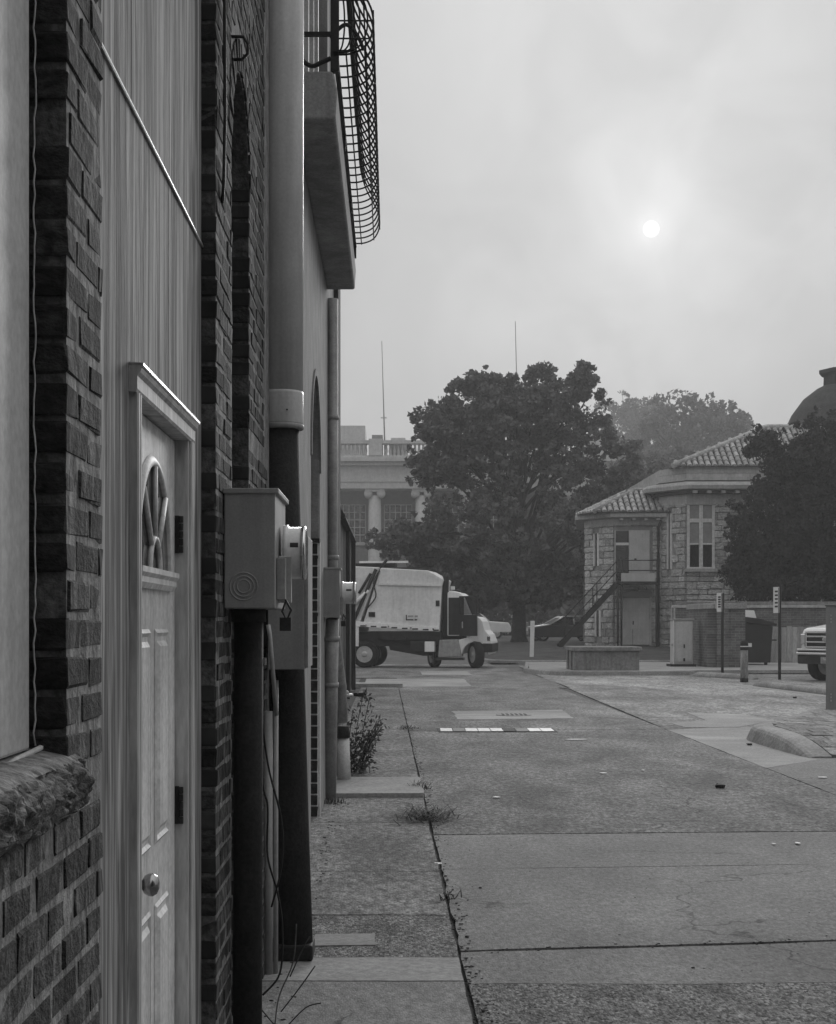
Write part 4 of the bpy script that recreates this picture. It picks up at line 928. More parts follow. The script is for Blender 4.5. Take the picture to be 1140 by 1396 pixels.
def build_pickup_front():
    Y = 41.75; ax = R(56)
    # local: x forward (out of the grille), y to its left
    x0 = (1090-535)*Y/F
    # local frame: x out of the grille, +y towards the corner seen beside the fence
    fx, fy = -sin(ax), -cos(ax); lx, ly = -fy, fx; W_ = 1.95
    corner = np.array([x0, Y])
    lx, ly = -cos(ax), sin(ax)       # from centre to the fence-side corner
    # choose heading so that the fence-side corner is local +y... heading angle:
    h = math.atan2(fy, fx); c = corner-np.array([-sin(h), cos(h)])*(-W_/2)
    t = thing('pickup_truck', 'white pickup truck with chrome grille parked behind grey cabinet', 'pickup', (c[0], c[1], 0), h, local=True)
    s_ = W_/2
    MB().prism([(-.05, .98), (-.02, 1.30), (-.12, 1.42), (-1.25, 1.56), (-1.3, .98)], 1, -s_+.04, s_-.04).build('bonnet', 'carsilver', t, bevel=.08)
    MB().prism([(-.1, .52), (-.05, .98), (-5.6, 1.0), (-5.6, .55)], 1, -s_, s_).build('body', 'carsilver', t, bevel=.05)
    bx('bed', 'carsilver', t, -5.6, -3.5, -s_, s_, 1.0, 1.42, bevel=.05)
    MB().prism([(-1.25, 1.50), (-1.95, 1.98), (-3.3, 1.99), (-3.45, 1.42), (-1.3, 1.40)], 1, -s_+.12, s_-.12).build('cab', 'carsilver', t, bevel=.08)
    MB().prism([(-1.29, 1.52), (-1.92, 1.94), (-1.90, 1.96), (-1.26, 1.54)], 1, -s_+.22, s_-.22).build('windscreen', 'glass', t)
    bx('grille', 'truckdark', t, -.04, .0, -s_+.28, s_-.28, .90, 1.34)
    g = MB()
    for z in (1.31, 1.20, 1.05, .915): bx('grille_bar', 'chrome', t, .001, .05, -s_+.27, s_-.27, z-.022, z+.022, bevel=.008)
    for y in (-s_+.27, s_-.27): bx('grille_bar', 'chrome', t, .001, .045, y-.025, y+.025, .89, 1.335)
    for sg in (-1, 1):
        bx('headlight', 'chrome', t, -.10, .012, sg*(s_-.13)-.10, sg*(s_-.13)+.10, .98, 1.27, bevel=.03)
        bx('indicator', 'truckdark', t, -.06, .022, sg*(s_-.23)-.02, sg*(s_-.23)+.02, .93, 1.3)
    b = bx('bumper', 'chrome', t, -.2, .12, -s_-.03, s_+.03, .70, .78, bevel=.03); bx('bumper', 'chrome', t, -.2, .10, -s_-.02, s_+.02, .81, .87, bevel=.02)
    bx('bumper', 'truckdark', t, -.18, .08, -s_, s_, .46, .70, bevel=.03); bx('bumper', 'truckdark', t, -.2, .06, -s_, s_, .781, .809)
    o = MB().lathe([(.001, .0), (.15, .0), (.15, .012), (.13, .02), (.001, .02)], (0, 0, 0), 28, 0).build('emblem', 'chrome', t, smooth=True); o.location = (.055, 0, 1.125); o.scale = (1, 1, .45); ORG[o.name] = (0, 0, 0)
    o2 = MB().lathe([(.001, .0), (.125, .0), (.125, .004), (.001, .005)], (0.02, 0, 0), 28, 0).build('emblem_field', 'meterbox', o)
    def text(s, size, loc, m, par, sc=1):
        cu = bpy.data.curves.new('lettering', 'FONT'); cu.body = s; cu.size = size; cu.extrude = .002; cu.align_x = 'CENTER'; cu.align_y = 'CENTER'; cu.materials.append(M[m])
        tmp = bpy.data.objects.new('lettering', cu); COL.objects.link(tmp); bpy.context.view_layer.update(); me = bpy.data.meshes.new_from_object(tmp.evaluated_get(bpy.context.evaluated_depsgraph_get())); bpy.data.objects.remove(tmp)
        tx = bpy.data.objects.new('lettering', me); COL.objects.link(tx); tx.parent = par; tx.location = loc; tx.rotation_euler = (R(90), 0, R(90)); tx.scale = (1, sc, 1)
    text('Ford', .10, (.028, 0, 0), 'chrome', o, 1.7)
    p = bx('number_plate', 'galv', t, .081, .09, -.17, .17, .48, .66)
    text('Texas', .085, (.093, 0, .60), 'signwhite', p)
    wheel(t, -.75, s_-.14, .42, .28, R(-8)); wheel(t, -.75, -s_+.14, .42, .28, R(-8)); wheel(t, -4.4, s_-.14, .42, .28); wheel(t, -4.4, -s_+.14, .42, .28)
build_pickup_front()

# ------------------------------------------------------------------ stone building with tiled roofs
def build_stone_building():
    t = thing('stone_building', 'rock-faced stone building with tiled hip roofs and outside metal stair', 'building', (13, 70, .5))
    # plan corner points of the walls seen from the alley
    A, B, C = (9.0, 71.6), (10.1, 70.0), (12.25, 70.0); D, E = (13.1, 68.6), (26, 68.6)
    base = .35
    def wall(p, q, z0, z1, name='wall', th=.3):
        d = np.array(q)-np.array(p); d = d/np.linalg.norm(d); n = np.array([-d[1], d[0]])
        return MB().prism([p, q, tuple(np.array(q)+n*th), tuple(np.array(p)+n*th)], 2, z0, z1).build(name, 'stonejoint', t)
    faces = [(A, B, base, 6.1), (B, C, base, 6.1), (C, D, base, 7.15), (D, E, base, 7.15)]
    for f in faces: wall(*f)
    bx('rear_wall', 'stonejoint', t, 10.4, 26, 72, 84, base, 6.1); bx('rear_wall', 'stonejoint', t, 12.9, 26, 69, 72, base, 7.1)
    ms = block_meshes('stone', 'stone', 8, .05, .10)
    spec = []
    def stones(p, q, z0, z1, holes, xmax=1e9):
        p = np.array(p); q = np.array(q); Ld = np.linalg.norm(q-p); d = (q-p)/Ld; n = np.array([d[1], -d[0]]); rz = math.atan2(d[1], d[0])
        z = z0
        while z < z1-.05:
            h = random.choice((.24, .30, .34)); h = min(h, z1-z); s_ = 0
            while s_ < Ld-.02:
                w = min(random.uniform(.32, .75), Ld-s_)
                if Ld-s_-w < .15: w = Ld-s_
                a0, a1 = s_, s_+w
                for (h0, h1, g0, g1) in holes:
                    if z < g1-.02 and z+h > g0+.02:
                        if a0 < h0 < a1: a1 = h0
                        elif h0 <= a0 < h1: a0 = min(h1, a1)
                if a1-a0 > .08:
                    c = p+d*(a0+a1)/2+n*(.015+random.uniform(-.02, .03))
                    if c[0] < xmax: spec.append((c[0], c[1], z+h/2, a1-a0-.03, .16, h-.03, rz))
                s_ += w
            z += h
    stones(A, B, base, 6.05, [(.6, .98, 4.2, 5.75), (.7, 1.1, .9, 2.2)])
    stones(B, C, base, 6.05, [(-.01, 1.72, 3.4, 5.8), (.28, 1.6, .3, 2.75)])
    stones(C, D, base, 6.9, [(.45, .75, 3.95, 6.6), (.7, 1.0, .3, 2.4)])
    stones(D, E, base, 6.9, [(-.01, 1.25, 3.95, 6.85)], xmax=18.5)
    spec.sort(key=lambda b: b[3]*b[5], reverse=True); spec.sort(key=lambda b: b[0] > 16.2)
    place_blocks(spec, ms, 'stone', t, 300)
    # friezes and eaves
    def band(pts, prof, name, m):
        return MB().sweep(pts, prof).build(name, m, t)
    lowp = [(9.95, 79), A, B, (12.4, 70.0)]; hip = [(12.3, 80), (12.25, 70.05), D, E]
    band(lowp, [(-.05, 6.0), (.08, 6.0), (.08, 6.32), (-.05, 6.32)], 'frieze', 'stonetrim')
    band(lowp, [(-.1, 6.32), (.5, 6.36), (.52, 6.5), (.46, 6.58), (-.1, 6.6)], 'eave', 'stonetrim')
    band(hip, [(-.05, 6.85), (.10, 6.85), (.10, 7.3), (-.05, 7.3)], 'frieze', 'stonetrim')
    band(hip, [(-.1, 7.45), (.7, 7.50), (.74, 7.66), (.66, 7.78), (-.1, 7.9)], 'eave', 'stonetrim')
    band(hip, [(-.1, 7.3), (.32, 7.3), (.32, 7.44), (-.1, 7.44)], 'soffit', 'timber')
    for i in range(14):
        x = 13.3+i*.62; bx('bracket', 'stonetrim', t, x, x+.18, 68.0, 68.5, 7.32, 7.44)
    for i in range(4):
        x = 10.3+i*.55; bx('bracket', 'stonetrim', t, x, x+.14, 69.6, 69.95, 6.22, 6.33)
    band(hip, [(-.4, 7.9), (.16, 7.92), (.16, 8.22), (-.4, 8.22)], 'parapet', 'stonetrim'); band(hip, [(-.4, 8.24), (.10, 8.24), (.10, 8.52), (-.4, 8.52)], 'parapet', 'stonetrim')
    # roofs: planes with barrel tiles
    tiles = []
    def roofplane(p0, p1, r0, r1, name='roof'):
        MB().add([p0, p1, r1, r0], [(0, 1, 2, 3)]).build(name, 'roofdark', t)
        p0, p1, r0, r1 = [np.array(q, float) for q in (p0, p1, r0, r1)]
        up = ((r0+r1)-(p0+p1))/2; e = p1-p0; en = e/np.linalg.norm(e); up_p = up-en*np.dot(up, en); Hh = np.linalg.norm(up_p); un = up_p/Hh; nn = np.cross(en, un)
        nn = nn if nn[2] > 0 else -nn
        w = .28; L_ = np.linalg.norm(e); k = int(L_/w)
        for i in range(k):
            s_ = (i+.5)*w
            m = 0
            while m*.42 < Hh:
                h0 = m*.42; h1 = min(h0+.46, Hh); 
                lo = np.interp(h0, [0, Hh], [0, np.dot(r0-p0, en)]); hi = np.interp(h0, [0, Hh], [L_, np.dot(r1-p0, en)])
                if lo <= s_ <= hi: tiles.append((p0+en*s_+un*(h0+h1)/2+nn*.03, en, un, nn, h1-h0))
                m += 1
    z8 = 8.50
    roofplane((12.5, 68.35, z8), (27, 68.35, z8), (17.3, 71.3, 10.55), (27, 71.3, 10.55))
    MB().add([(12.5, 68.35, z8), (17.3, 71.3, 10.55), (12.3, 80, z8)], [(0, 1, 2)]).build('roof', 'roofdark', t)
    roofplane((9.15, 69.45, 6.56), (12.7, 69.45, 6.56), (11.2, 71.3, 7.65), (12.7, 71.3, 7.65))
    roofplane((8.55, 71.3, 6.56), (9.15, 69.45, 6.56), (11.2, 71.3, 7.65), (11.2, 71.3, 7.65)); roofplane((9.4, 79, 6.56), (8.55, 71.3, 6.56), (11.4, 79, 7.65), (11.2, 71.3, 7.65))
    # one shared barrel tile
    mb = MB(); n = 6
    for (y, r) in ((-.5, .125), (.5, .095)):
        for k in range(n+1): a = pi*k/n; mb.v.append((-r*cos(a), y, r*sin(a)*.9))
    mb.f = [(k, k+1, n+1+k+1, n+1+k) for k in range(n)]+[tuple(range(n+1))]
    me = bpy.data.meshes.new('roof_tile'); me.from_pydata(mb.v, [], [f[::-1] for f in mb.f]); me.materials.append(M['tile'])
    from mathutils import Matrix, Vector
    tiles.sort(key=lambda q: (q[0][0] > 19, q[0][1])); rest = MB(); org = np.array(ORG[t.name])
    for i, (c, en, un, nn, ln) in enumerate(tiles):
        if c[0] > 22.5: continue
        if i < 300:
            o = bpy.data.objects.new('roof_tile', me); COL.objects.link(o); o.parent = t
            mt = Matrix((en, un, nn)).transposed().to_4x4(); mt.translation = Vector(c-org); o.matrix_local = mt @ Matrix.Diagonal((1, ln, 1, 1))
        else:
            rest.add([tuple(c+en*v[0]+un*v[1]*ln+nn*v[2]) for v in mb.v], [f[::-1] for f in mb.f])
    if rest.v: rest.build('tile_field', 'tile', t)['kind'] = 'stuff'
    MB().tube([(12.45, 68.3, z8+.05), (17.3, 71.3, 10.65), (27, 71.3, 10.68)], .13, 8).build('ridge', 'tile', t, smooth=True)
    MB().tube([(9.1, 69.4, 6.6), (11.2, 71.3, 7.72), (12.6, 71.3, 7.72)], .11, 8).build('ridge', 'tile', t, smooth=True)
    # domed dark roof with stub chimney
    MB().lathe([(3.7, 9.6), (3.45, 10.4), (3.1, 11.1), (2.7, 11.95), (2.15, 12.7), (1.5, 13.2), (1.2, 13.35)], (22.6, 76.5, 0), 24).build('dome_roof', 'roofdark', t, smooth=True)
    MB().lathe([(1.2, 13.1), (1.17, 13.85), (1.4, 13.95), (1.4, 14.12), (.2, 14.2)], (22.6, 76.5, 0), 8).build('chimney', 'roofdark', t)
    # main window
    w = bx('window', 'glass', t, 13.14, 14.34, 68.62, 68.66, 4.0, 6.8)
    def fr(x0, x1, z0, z1, y=68.55, m='whitepaint'): bx('frame', m, w, x0, x1, y, y+.09, z0, z1)
    fr(13.12, 13.24, 4.0, 6.82); fr(14.24, 14.36, 4.0, 6.82); fr(13.66, 13.82, 4.0, 6.82, 68.53); fr(13.245, 13.655, 6.05, 6.22); fr(13.825, 14.235, 6.05, 6.22); fr(13.245, 13.655, 5.06, 5.13, 68.56); fr(13.825, 14.235, 5.06, 5.13, 68.56)
    fr(13.10, 14.38, 6.825, 6.9, 68.54)
    bx('blind', 'panelgrey', w, 13.25, 13.65, 68.60, 68.615, 4.05, 5.05); bx('blind', 'panelgrey', w, 13.83, 14.23, 68.60, 68.615, 4.05, 5.05)
    bx('sill', 'stonetrim', w, 13.0, 14.45, 68.4, 68.65, 3.85, 3.99); bx('sill', 'whitepaint', w, 13.1, 14.36, 68.5, 68.6, 3.991, 4.06)
    # narrow windows in the canted faces
    def narrow(p, q, s0, s1, z0, z1):
        p = np.array(p); q = np.array(q); d = (q-p)/np.linalg.norm(q-p); n = np.array([d[1], -d[0]])
        a, b = p+d*s0+n*.02, p+d*s1+n*.02
        g = MB().prism([tuple(a), tuple(b), tuple(b-n*.05), tuple(a-n*.05)], 2, z0, z1).build('window', 'glass', t)
        for (u0, u1) in ((s0-.02, s0+.07), (s1-.10, s1+.03)):
            a, b = p+d*u0+n*.09, p+d*u1+n*.09
            MB().prism([tuple(a), tuple(b), tuple(b-n*.1), tuple(a-n*.1)], 2, z0, z1).build('frame', 'whitepaint', g)
    narrow(A, B, .62, .96, 4.2, 5.7); narrow(A, B, .72, 1.08, .95, 2.15); narrow(C, D, .45, .75, 4.0, 6.5); narrow(C, D, .72, .98, .6, 2.3)
    # upper doorway, board, landing, stair
    bx('upper_door', 'glass', t, 10.14, 10.72, 69.93, 69.98, 3.5, 5.75); w = bx('transom', 'whitepaint', t, 10.12, 10.73, 69.89, 69.929, 5.1, 5.22)
    bx('door_frame', 'stonetrim', t, 10.08, 10.14, 69.88, 69.96, 3.45, 5.78)
    bx('boarded_panel', 'panelgrey', t, 10.74, 11.68, 69.88, 69.94, 3.48, 5.78, bevel=.01); bx('panel_latch', 'blackmetal', t, 10.98, 11.08, 69.86, 69.879, 4.42, 4.5)
    st = bx('landing', 'blackmetal', t, 10.05, 11.85, 68.75, 69.85, 3.30, 3.42)
    bx('kick_board', 'panelgrey', st, 10.22, 11.74, 68.75, 68.77, 3.43, 3.80)
    P0, P1 = (10.05, 3.36), (7.45, .55)
    for y in (68.8, 69.6):
        MB().prism([(P0[0], P0[1]-.22), (P0[0], P0[1]+.06), (P1[0], P1[1]+.06), (P1[0], P1[1]-.22)], 1, y, y+.06).build('stringer', 'blackmetal', st)
    nst = 14
    for i in range(nst):
        fx = (i+.5)/nst; bx('tread', 'blackmetal', st, P0[0]+(P1[0]-P0[0])*fx-.13, P0[0]+(P1[0]-P0[0])*fx+.13, 68.862, 69.598, P0[1]+(P1[1]-P0[1])*fx-.02, P0[1]+(P1[1]-P0[1])*fx+.02)
    for h in (.95, .5):
        tb('handrail', 'blackmetal', st, [(P0[0], 68.83, P0[1]+h+.05), (P1[0]+.1, 68.83, P1[1]+h+.15)], .025, 6)
        tb('handrail', 'blackmetal', st, [(10.05, 68.78, 3.42+h), (11.83, 68.78, 3.42+h)], .025, 6)
    for x in (10.07, 10.28, 11.82): tb('rail_post', 'blackmetal', st, [(x, 68.78, 3.3), (x, 68.78, 4.4)], .028, 6)
    for i in (.35, .42, .9): tb('rail_post', 'blackmetal', st, [(P0[0]+(P1[0]-P0[0])*i, 68.83, P0[1]+(P1[1]-P0[1])*i), (P0[0]+(P1[0]-P0[0])*i, 68.83, P0[1]+(P1[1]-P0[1])*i+1.0)], .025, 6)
    for x in (10.08, 10.24, 11.80): tb('post', 'blackmetal', st, [(x, 68.82, .4), (x, 68.82, 3.3)], .045, 8)
    dd = bx('lower_door', 'panelgrey', t, 10.40, 11.66, 69.88, 69.94, .58, 2.72, bevel=.01)
    bx('door_frame', 'stonetrim', t, 11.661, 11.76, 69.86, 69.95, .55, 2.76); bx('lintel', 'stonejoint', t, 10.3, 11.8, 69.84, 69.96, 2.762, 3.0)
    bx('door_split', 'blackmetal', dd, 10.9, 10.915, 69.872, 69.879, .58, 1.3); bx('door_handle', 'blackmetal', dd, 10.9, 10.95, 69.85, 69.871, 1.5, 1.66)
    tb('downpipe', 'blackmetal', t, [(12.05, 69.75, .5), (12.05, 69.75, 5.9), (12.15, 69.6, 6.2)], .06, 8)
build_stone_building()

# ------------------------------------------------------------------ courthouse, far
def build_courthouse():
    Y = 150.0; k = Y/F
    t = thing('courthouse', 'pale columned courthouse with roof balustrade far behind the large tree', 'courthouse', (4, Y, .5))
    def X(u): return (u-535)*k
    def Z(v): return EYE-(v-850)*k
    xl, xr = -14.0, 21.0
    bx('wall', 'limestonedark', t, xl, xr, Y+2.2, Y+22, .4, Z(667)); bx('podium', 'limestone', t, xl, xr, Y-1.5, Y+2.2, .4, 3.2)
    bx('architrave', 'limestone', t, xl, xr, Y-.9, Y+2.3, Z(667), Z(652)); bx('frieze', 'limestone', t, xl, xr, Y-.8, Y+2.3, Z(652)+.001, Z(636)); bx('moulding', 'limestone', t, xl, xr, Y-1.0, Y+2.3, Z(658), Z(656))
    bx('cornice', 'limestone', t, xl-.4, xr+.4, Y-1.3, Y+22, Z(636)+.001, Z(631)); bx('cornice', 'limestone', t, xl-.6, xr+.6, Y-1.7, Y+22, Z(631)+.001, Z(626))
    bx('parapet_base', 'limestone', t, xl, xr, Y-.8, Y+.2, Z(626)+.001, Z(622)); bx('parapet_rail', 'limestone', t, xl, xr, Y-.9, Y+.3, Z(606), Z(601.5))
    px = [xl+1, X(512), X(512)+9.2, xr-1]
    for x in px: bx('parapet_pier', 'limestone', t, x-.65, x+.65, Y-.95, Y+.35, Z(622)+.001, Z(599.5))
    first = None; x = xl+1.8; bal = MB().lathe([(.16, 0), (.16, .1), (.10, .16), (.17, .42), (.10, .95), (.16, 1.05), (.16, Z(606)-Z(622)-.002)], (0, 0, 0), 8)
    while x < xr-1.8:
        if all(abs(x-p) > .72 for p in px):
            if first is None: first = bal.build('baluster', 'limestone', None, smooth=True); o = first
            else: o = first.copy(); COL.objects.link(o)
            o.parent = t; o.location = (x-4, -.3, Z(622)-.5+.001)
        x += .40
    bx('roof_block', 'limestone', t, xl, X(497), Y+4, Y+14, Z(626), Z(573)); bx('roof_block', 'limestonedark', t, X(507), X(522), Y+.5, Y+4, Z(626), Z(592)); bx('roof_block', 'limestone', t, X(533), X(553), Y+.5, Y+6, Z(626), Z(596))
    MB().lathe([(.75, Z(626)), (.75, Z(583)), (1.05, Z(582)), (1.05, Z(579)), (.6, Z(574))], (X(668), Y+3, 0), 12).build('roof_vent', 'whitepaint', t)
    for i, u in enumerate((447, 511, 575, 639, 703, 767)):
        x = X(u)
        c = MB().lathe([(.78, 3.2), (.72, 3.5), (.68, 4), (.60, Z(676))], (x, Y, 0), 20).build('column', 'limestone', t, smooth=True)
        bx('capital', 'limestone', c, x-.95, x+.95, Y-.75, Y+.75, Z(671), Z(667)-.001)
        for s_ in (-1, 1): MB().lathe([(.05, -.72), (.42, -.70), (.42, .70), (.05, .72)], (x+s_*.62, Y, Z(673.5)), 14, 1).build('volute', 'limestone', c, smooth=True)
    for u in (479, 543, 607, 671):
        w = bx('window', 'glass', t, X(u)-1.35, X(u)+1.35, Y+2.08, Y+2.19, Z(738), Z(686))
        for j in range(6): bx('muntin', 'limestone', w, X(u)-1.35+j*.54-.04, X(u)-1.35+j*.54+.04, Y+2.0, Y+2.079, Z(738), Z(686))
        for j in range(6): z = Z(738)+(Z(686)-Z(738))*j/5; bx('muntin', 'limestone', w, X(u)-1.35, X(u)+1.35, Y+2.01, Y+2.075, z-.04, z+.04)
        bx('sill', 'limestone', w, X(u)-1.6, X(u)+1.6, Y+1.9, Y+2.18, Z(742), Z(738)-.001)
    for u, v0, Ya, lab in ((522, 465, 153, 'thin radio mast on courthouse roof beside the parapet'), (704, 438, 153, 'thin radio mast rising above the large tree crown')):
        x = (u-535)*Ya/F; zt = EYE-(v0-850)*Ya/F
        m_ = thing('radio_mast', lab, 'mast', (x, Ya, Z(626)), group='courthouse radio masts')
        tb('pole', 'galv', m_, [(x+.25, Ya, Z(626)), (x+.05, Ya, Z(626)+(zt-Z(626))*.55), (x-.1, Ya, zt)], [.10, .06, .04], 6)
        tb('bracket', 'galv', m_, [(x-.2, Ya, Z(620)+4), (x+.4, Ya, Z(620)+4)], .05, 6)
build_courthouse()

# ------------------------------------------------------------------ trees
def leaf_mesh(centres, radii, per, size, name, m, parent, org, flat=.5, seed=1):
    rng = np.random.default_rng(seed); C = np.repeat(np.array(centres), per, 0); Rr = np.repeat(np.array(radii), per)
    n = len(C); d = rng.normal(size=(n, 3)); d /= np.linalg.norm(d, axis=1)[:, None]; rr = rng.random(n)**.45
    P = C+d*(Rr*rr)[:, None]*np.array([1, 1, .8])
    nrm = rng.normal(size=(n, 3)); nrm[:, 2] += flat; nrm /= np.linalg.norm(nrm, axis=1)[:, None]
    a = np.cross(nrm, rng.normal(size=(n, 3))); a /= np.linalg.norm(a, axis=1)[:, None]; b = np.cross(nrm, a)
    s = size*rng.uniform(.6, 1.35, n)[:, None]
    V = np.empty((n, 4, 3)); V[:, 0] = P-a*s*.6; V[:, 1] = P-b*s*.38-nrm*s*.08; V[:, 2] = P+a*s*.6; V[:, 3] = P+b*s*.38-nrm*s*.08
    me = bpy.data.meshes.new(name); me.vertices.add(4*n); me.vertices.foreach_set('co', (V.reshape(-1, 3)-np.array(org)).ravel())
    me.loops.add(4*n); me.loops.foreach_set('vertex_index', np.arange(4*n)); me.polygons.add(n); me.polygons.foreach_set('loop_start', np.arange(0, 4*n, 4)); me.polygons.foreach_set('loop_total', np.full(n, 4))
    me.update(calc_edges=True); me.materials.append(M[m])
    o = bpy.data.objects.new(name, me); COL.objects.link(o); o.parent = parent; ORG[o.name] = org; return o
def tree(name, label, base, lobes, nclump, per, size, clump, leafm, trunk_r, seed, group=None, fork=.3, limbs=30, sprig=.7):
    """lobes: (centre xyz, radii xyz, weight)"""
    rng = np.random.default_rng(seed); t = thing(name, label, 'tree', base, group=group); org = tuple(base)
    w = np.array([l[2] for l in lobes]); w = w/w.sum(); C = []; Rr = []
    while len(C) < nclump:
        l = lobes[rng.choice(len(lobes), p=w)]; d = rng.normal(size=3); d /= np.linalg.norm(d); q = rng.random()**.33
        q = q if rng.random() < .85 else q*rng.uniform(1.0, 1.10)
        C.append(np.array(l[0])+d*np.array(l[1])*q); Rr.append(clump*rng.uniform(.6, 1.3)*(1.0 if q < .9 else .7))
    for i in range(int(nclump*sprig)):
        l = lobes[rng.choice(len(lobes), p=w)]; d = rng.normal(size=3); d /= np.linalg.norm(d)
        C.append(np.array(l[0])+d*np.array(l[1])*rng.uniform(.98, 1.0)+d*rng.uniform(.05, .5)*min(clump, .62)*1.3); Rr.append(clump*rng.uniform(.25, .5))
    nb = len(Rr)-int(nclump*sprig)
    P1 = leaf_mesh(C[:nb], Rr[:nb], per, size, 'crown', leafm, t, org, seed=seed+1)
    if sprig: leaf_mesh(C[nb:], Rr[nb:], max(6, per//5), size, 'outer_sprays', leafm, t, org, seed=seed+2)
    tr = MB(); top = np.array([base[0], base[1], base[2]+(max(c[2] for c in C)-base[2])*.75]); b = np.array(base, float)
    tr.tube([b+np.array([0, 0, -.2]), b+(top-b)*.03, b+(top-b)*.15, b+(top-b)*.4, b+(top-b)*.7, top], [trunk_r*1.6, trunk_r*1.15, trunk_r, trunk_r*.75, trunk_r*.45, trunk_r*.15], 12)
    tk = tr.build('trunk', 'bark', t, smooth=True)
    for i in rng.choice(len(C), min(limbs, len(C)), replace=False):
        e = C[i]; s_ = b+(top-b)*rng.uniform(fork, .8)
        if e[2] < s_[2]: s_ = b+(top-b)*fork
        mid = (s_+e)/2+np.array([0, 0, .12*np.linalg.norm(e-s_)])
        MB().tube(catmull([s_, mid, e], 4), list(np.linspace(trunk_r*.32, .03, 9)), 6).build('limb', 'bark', t, smooth=True)
    return t
def build_trees():
    k = 85/F; P = lambda u, v, dy=0: (((u-535)*k), 85+dy, EYE-(v-850)*k)
    lobes = [(P(705, 715), (5.6, 5.2, 4.6), 3.0), (P(620, 610), (2.4, 2.5, 2.2), .9), (P(650, 560), (2.0, 2.0, 1.9), .6), (P(720, 560), (2.1, 2.0, 2.1), .7), (P(785, 590), (2.4, 2.2, 2.6), .8),
             (P(840, 650), (2.0, 2.0, 2.2), .6), (P(548, 738, -1), (1.7, 1.6, .9), .45), (P(600, 760), (2.2, 2, 1.5), .6), (P(800, 770), (2.2, 2.2, 2.2), .7), (P(690, 800), (3.2, 3, 1.3), .8),
             (P(690, 595), (4.3, 3.4, 2.0), .8), (P(760, 548), (1.5, 1.5, 1.2), .35), (P(690, 540), (1.6, 1.5, 1.1), .35), (P(590, 575), (1.1, 1.1, 1.0), .25), (P(655, 520), (.8, .8, .6), .15), (P(735, 515), (.7, .7, .8), .15), (P(790, 520), (.9, .9, .9), .22), (P(580, 640), (.9, .9, .8), .2)]
    tree('broadleaf_tree', 'large dark broadleaf tree on the lawn behind the refuse truck', (7.0, 85, terrain_z(85)), lobes, 760, 88, .235, .56, 'leaf', .36, 11, limbs=60, fork=.18)
    k2 = 62/F; Q = lambda u, v, dy=0: ((u-535)*k2, 62+dy, EYE-(v-850)*k2)
    lobes = [(Q(1100, 720), (3.0, 2.4, 3.0), 2.2), (Q(1150, 690), (3.2, 2.5, 3.6), 2.0), (Q(1060, 740), (1.6, 1.6, 2.0), .9), (Q(1030, 780), (1.0, 1.2, 1.2), .5), (Q(1085, 640), (1.1, 1.0, .6), .25), (Q(1142, 605), (1.3, 1.2, 1.7), .55), (Q(1040, 607), (.55, .6, .5), .14), (Q(1120, 590), (.6, .6, .8), .12), (Q(1100, 800), (2.6, 2, .9), .7)]
    tree('evergreen_tree', 'dense dark evergreen tree against the stone building above brick wall', (17.0, 62, terrain_z(62)), lobes, 440, 150, .15, .60, 'leafdark', .28, 23, limbs=16)
    def far(u, v, Y, rx, rz, seed, name, lab, n=130, sz=.55, lf='leaf'):
        c = ((u-535)*Y/F, Y, EYE-(v-850)*Y/F); b = (c[0], Y, terrain_z(Y))
        tree(name, lab, b, [(c, (rx, rx*.8, rz), 1.5), ((c[0]-rx*.3, Y, c[2]+rz*.45), (rx*.6, rx*.5, rz*.6), .6), ((c[0]+rx*.4, Y, c[2]+rz*.3), (rx*.55, rx*.5, rz*.6), .6), ((c[0], Y, c[2]-rz*.8), (rx*.8, rx*.7, rz*.8), .9)], n, 80, sz, rx*.22, lf, .4, seed, group='trees beyond the stone building', limbs=14)
    far(862, 600, 270, 7.4, 8.0, 31, 'distant_tree', 'palest hazy tree, between the large tree and stone roof')
    far(945, 605, 200, 7.4, 6.2, 37, 'distant_tree', 'hazy round tree rising behind the stone building roof')
    far(1010, 625, 215, 5.0, 5.0, 41, 'distant_tree', 'smaller hazy tree beside the dark dome roof')
    far(910, 690, 140, 5.5, 5.0, 43, 'distant_tree', 'dim tree low behind the tiled porch roof')
    far(770, 770, 135, 6.0, 5.5, 47, 'distant_tree', 'dim tree filling the gap under the large tree')
    far(640, 790, 138, 5.0, 4.0, 53, 'distant_tree', 'dim tree standing before the courthouse columns')
build_trees()

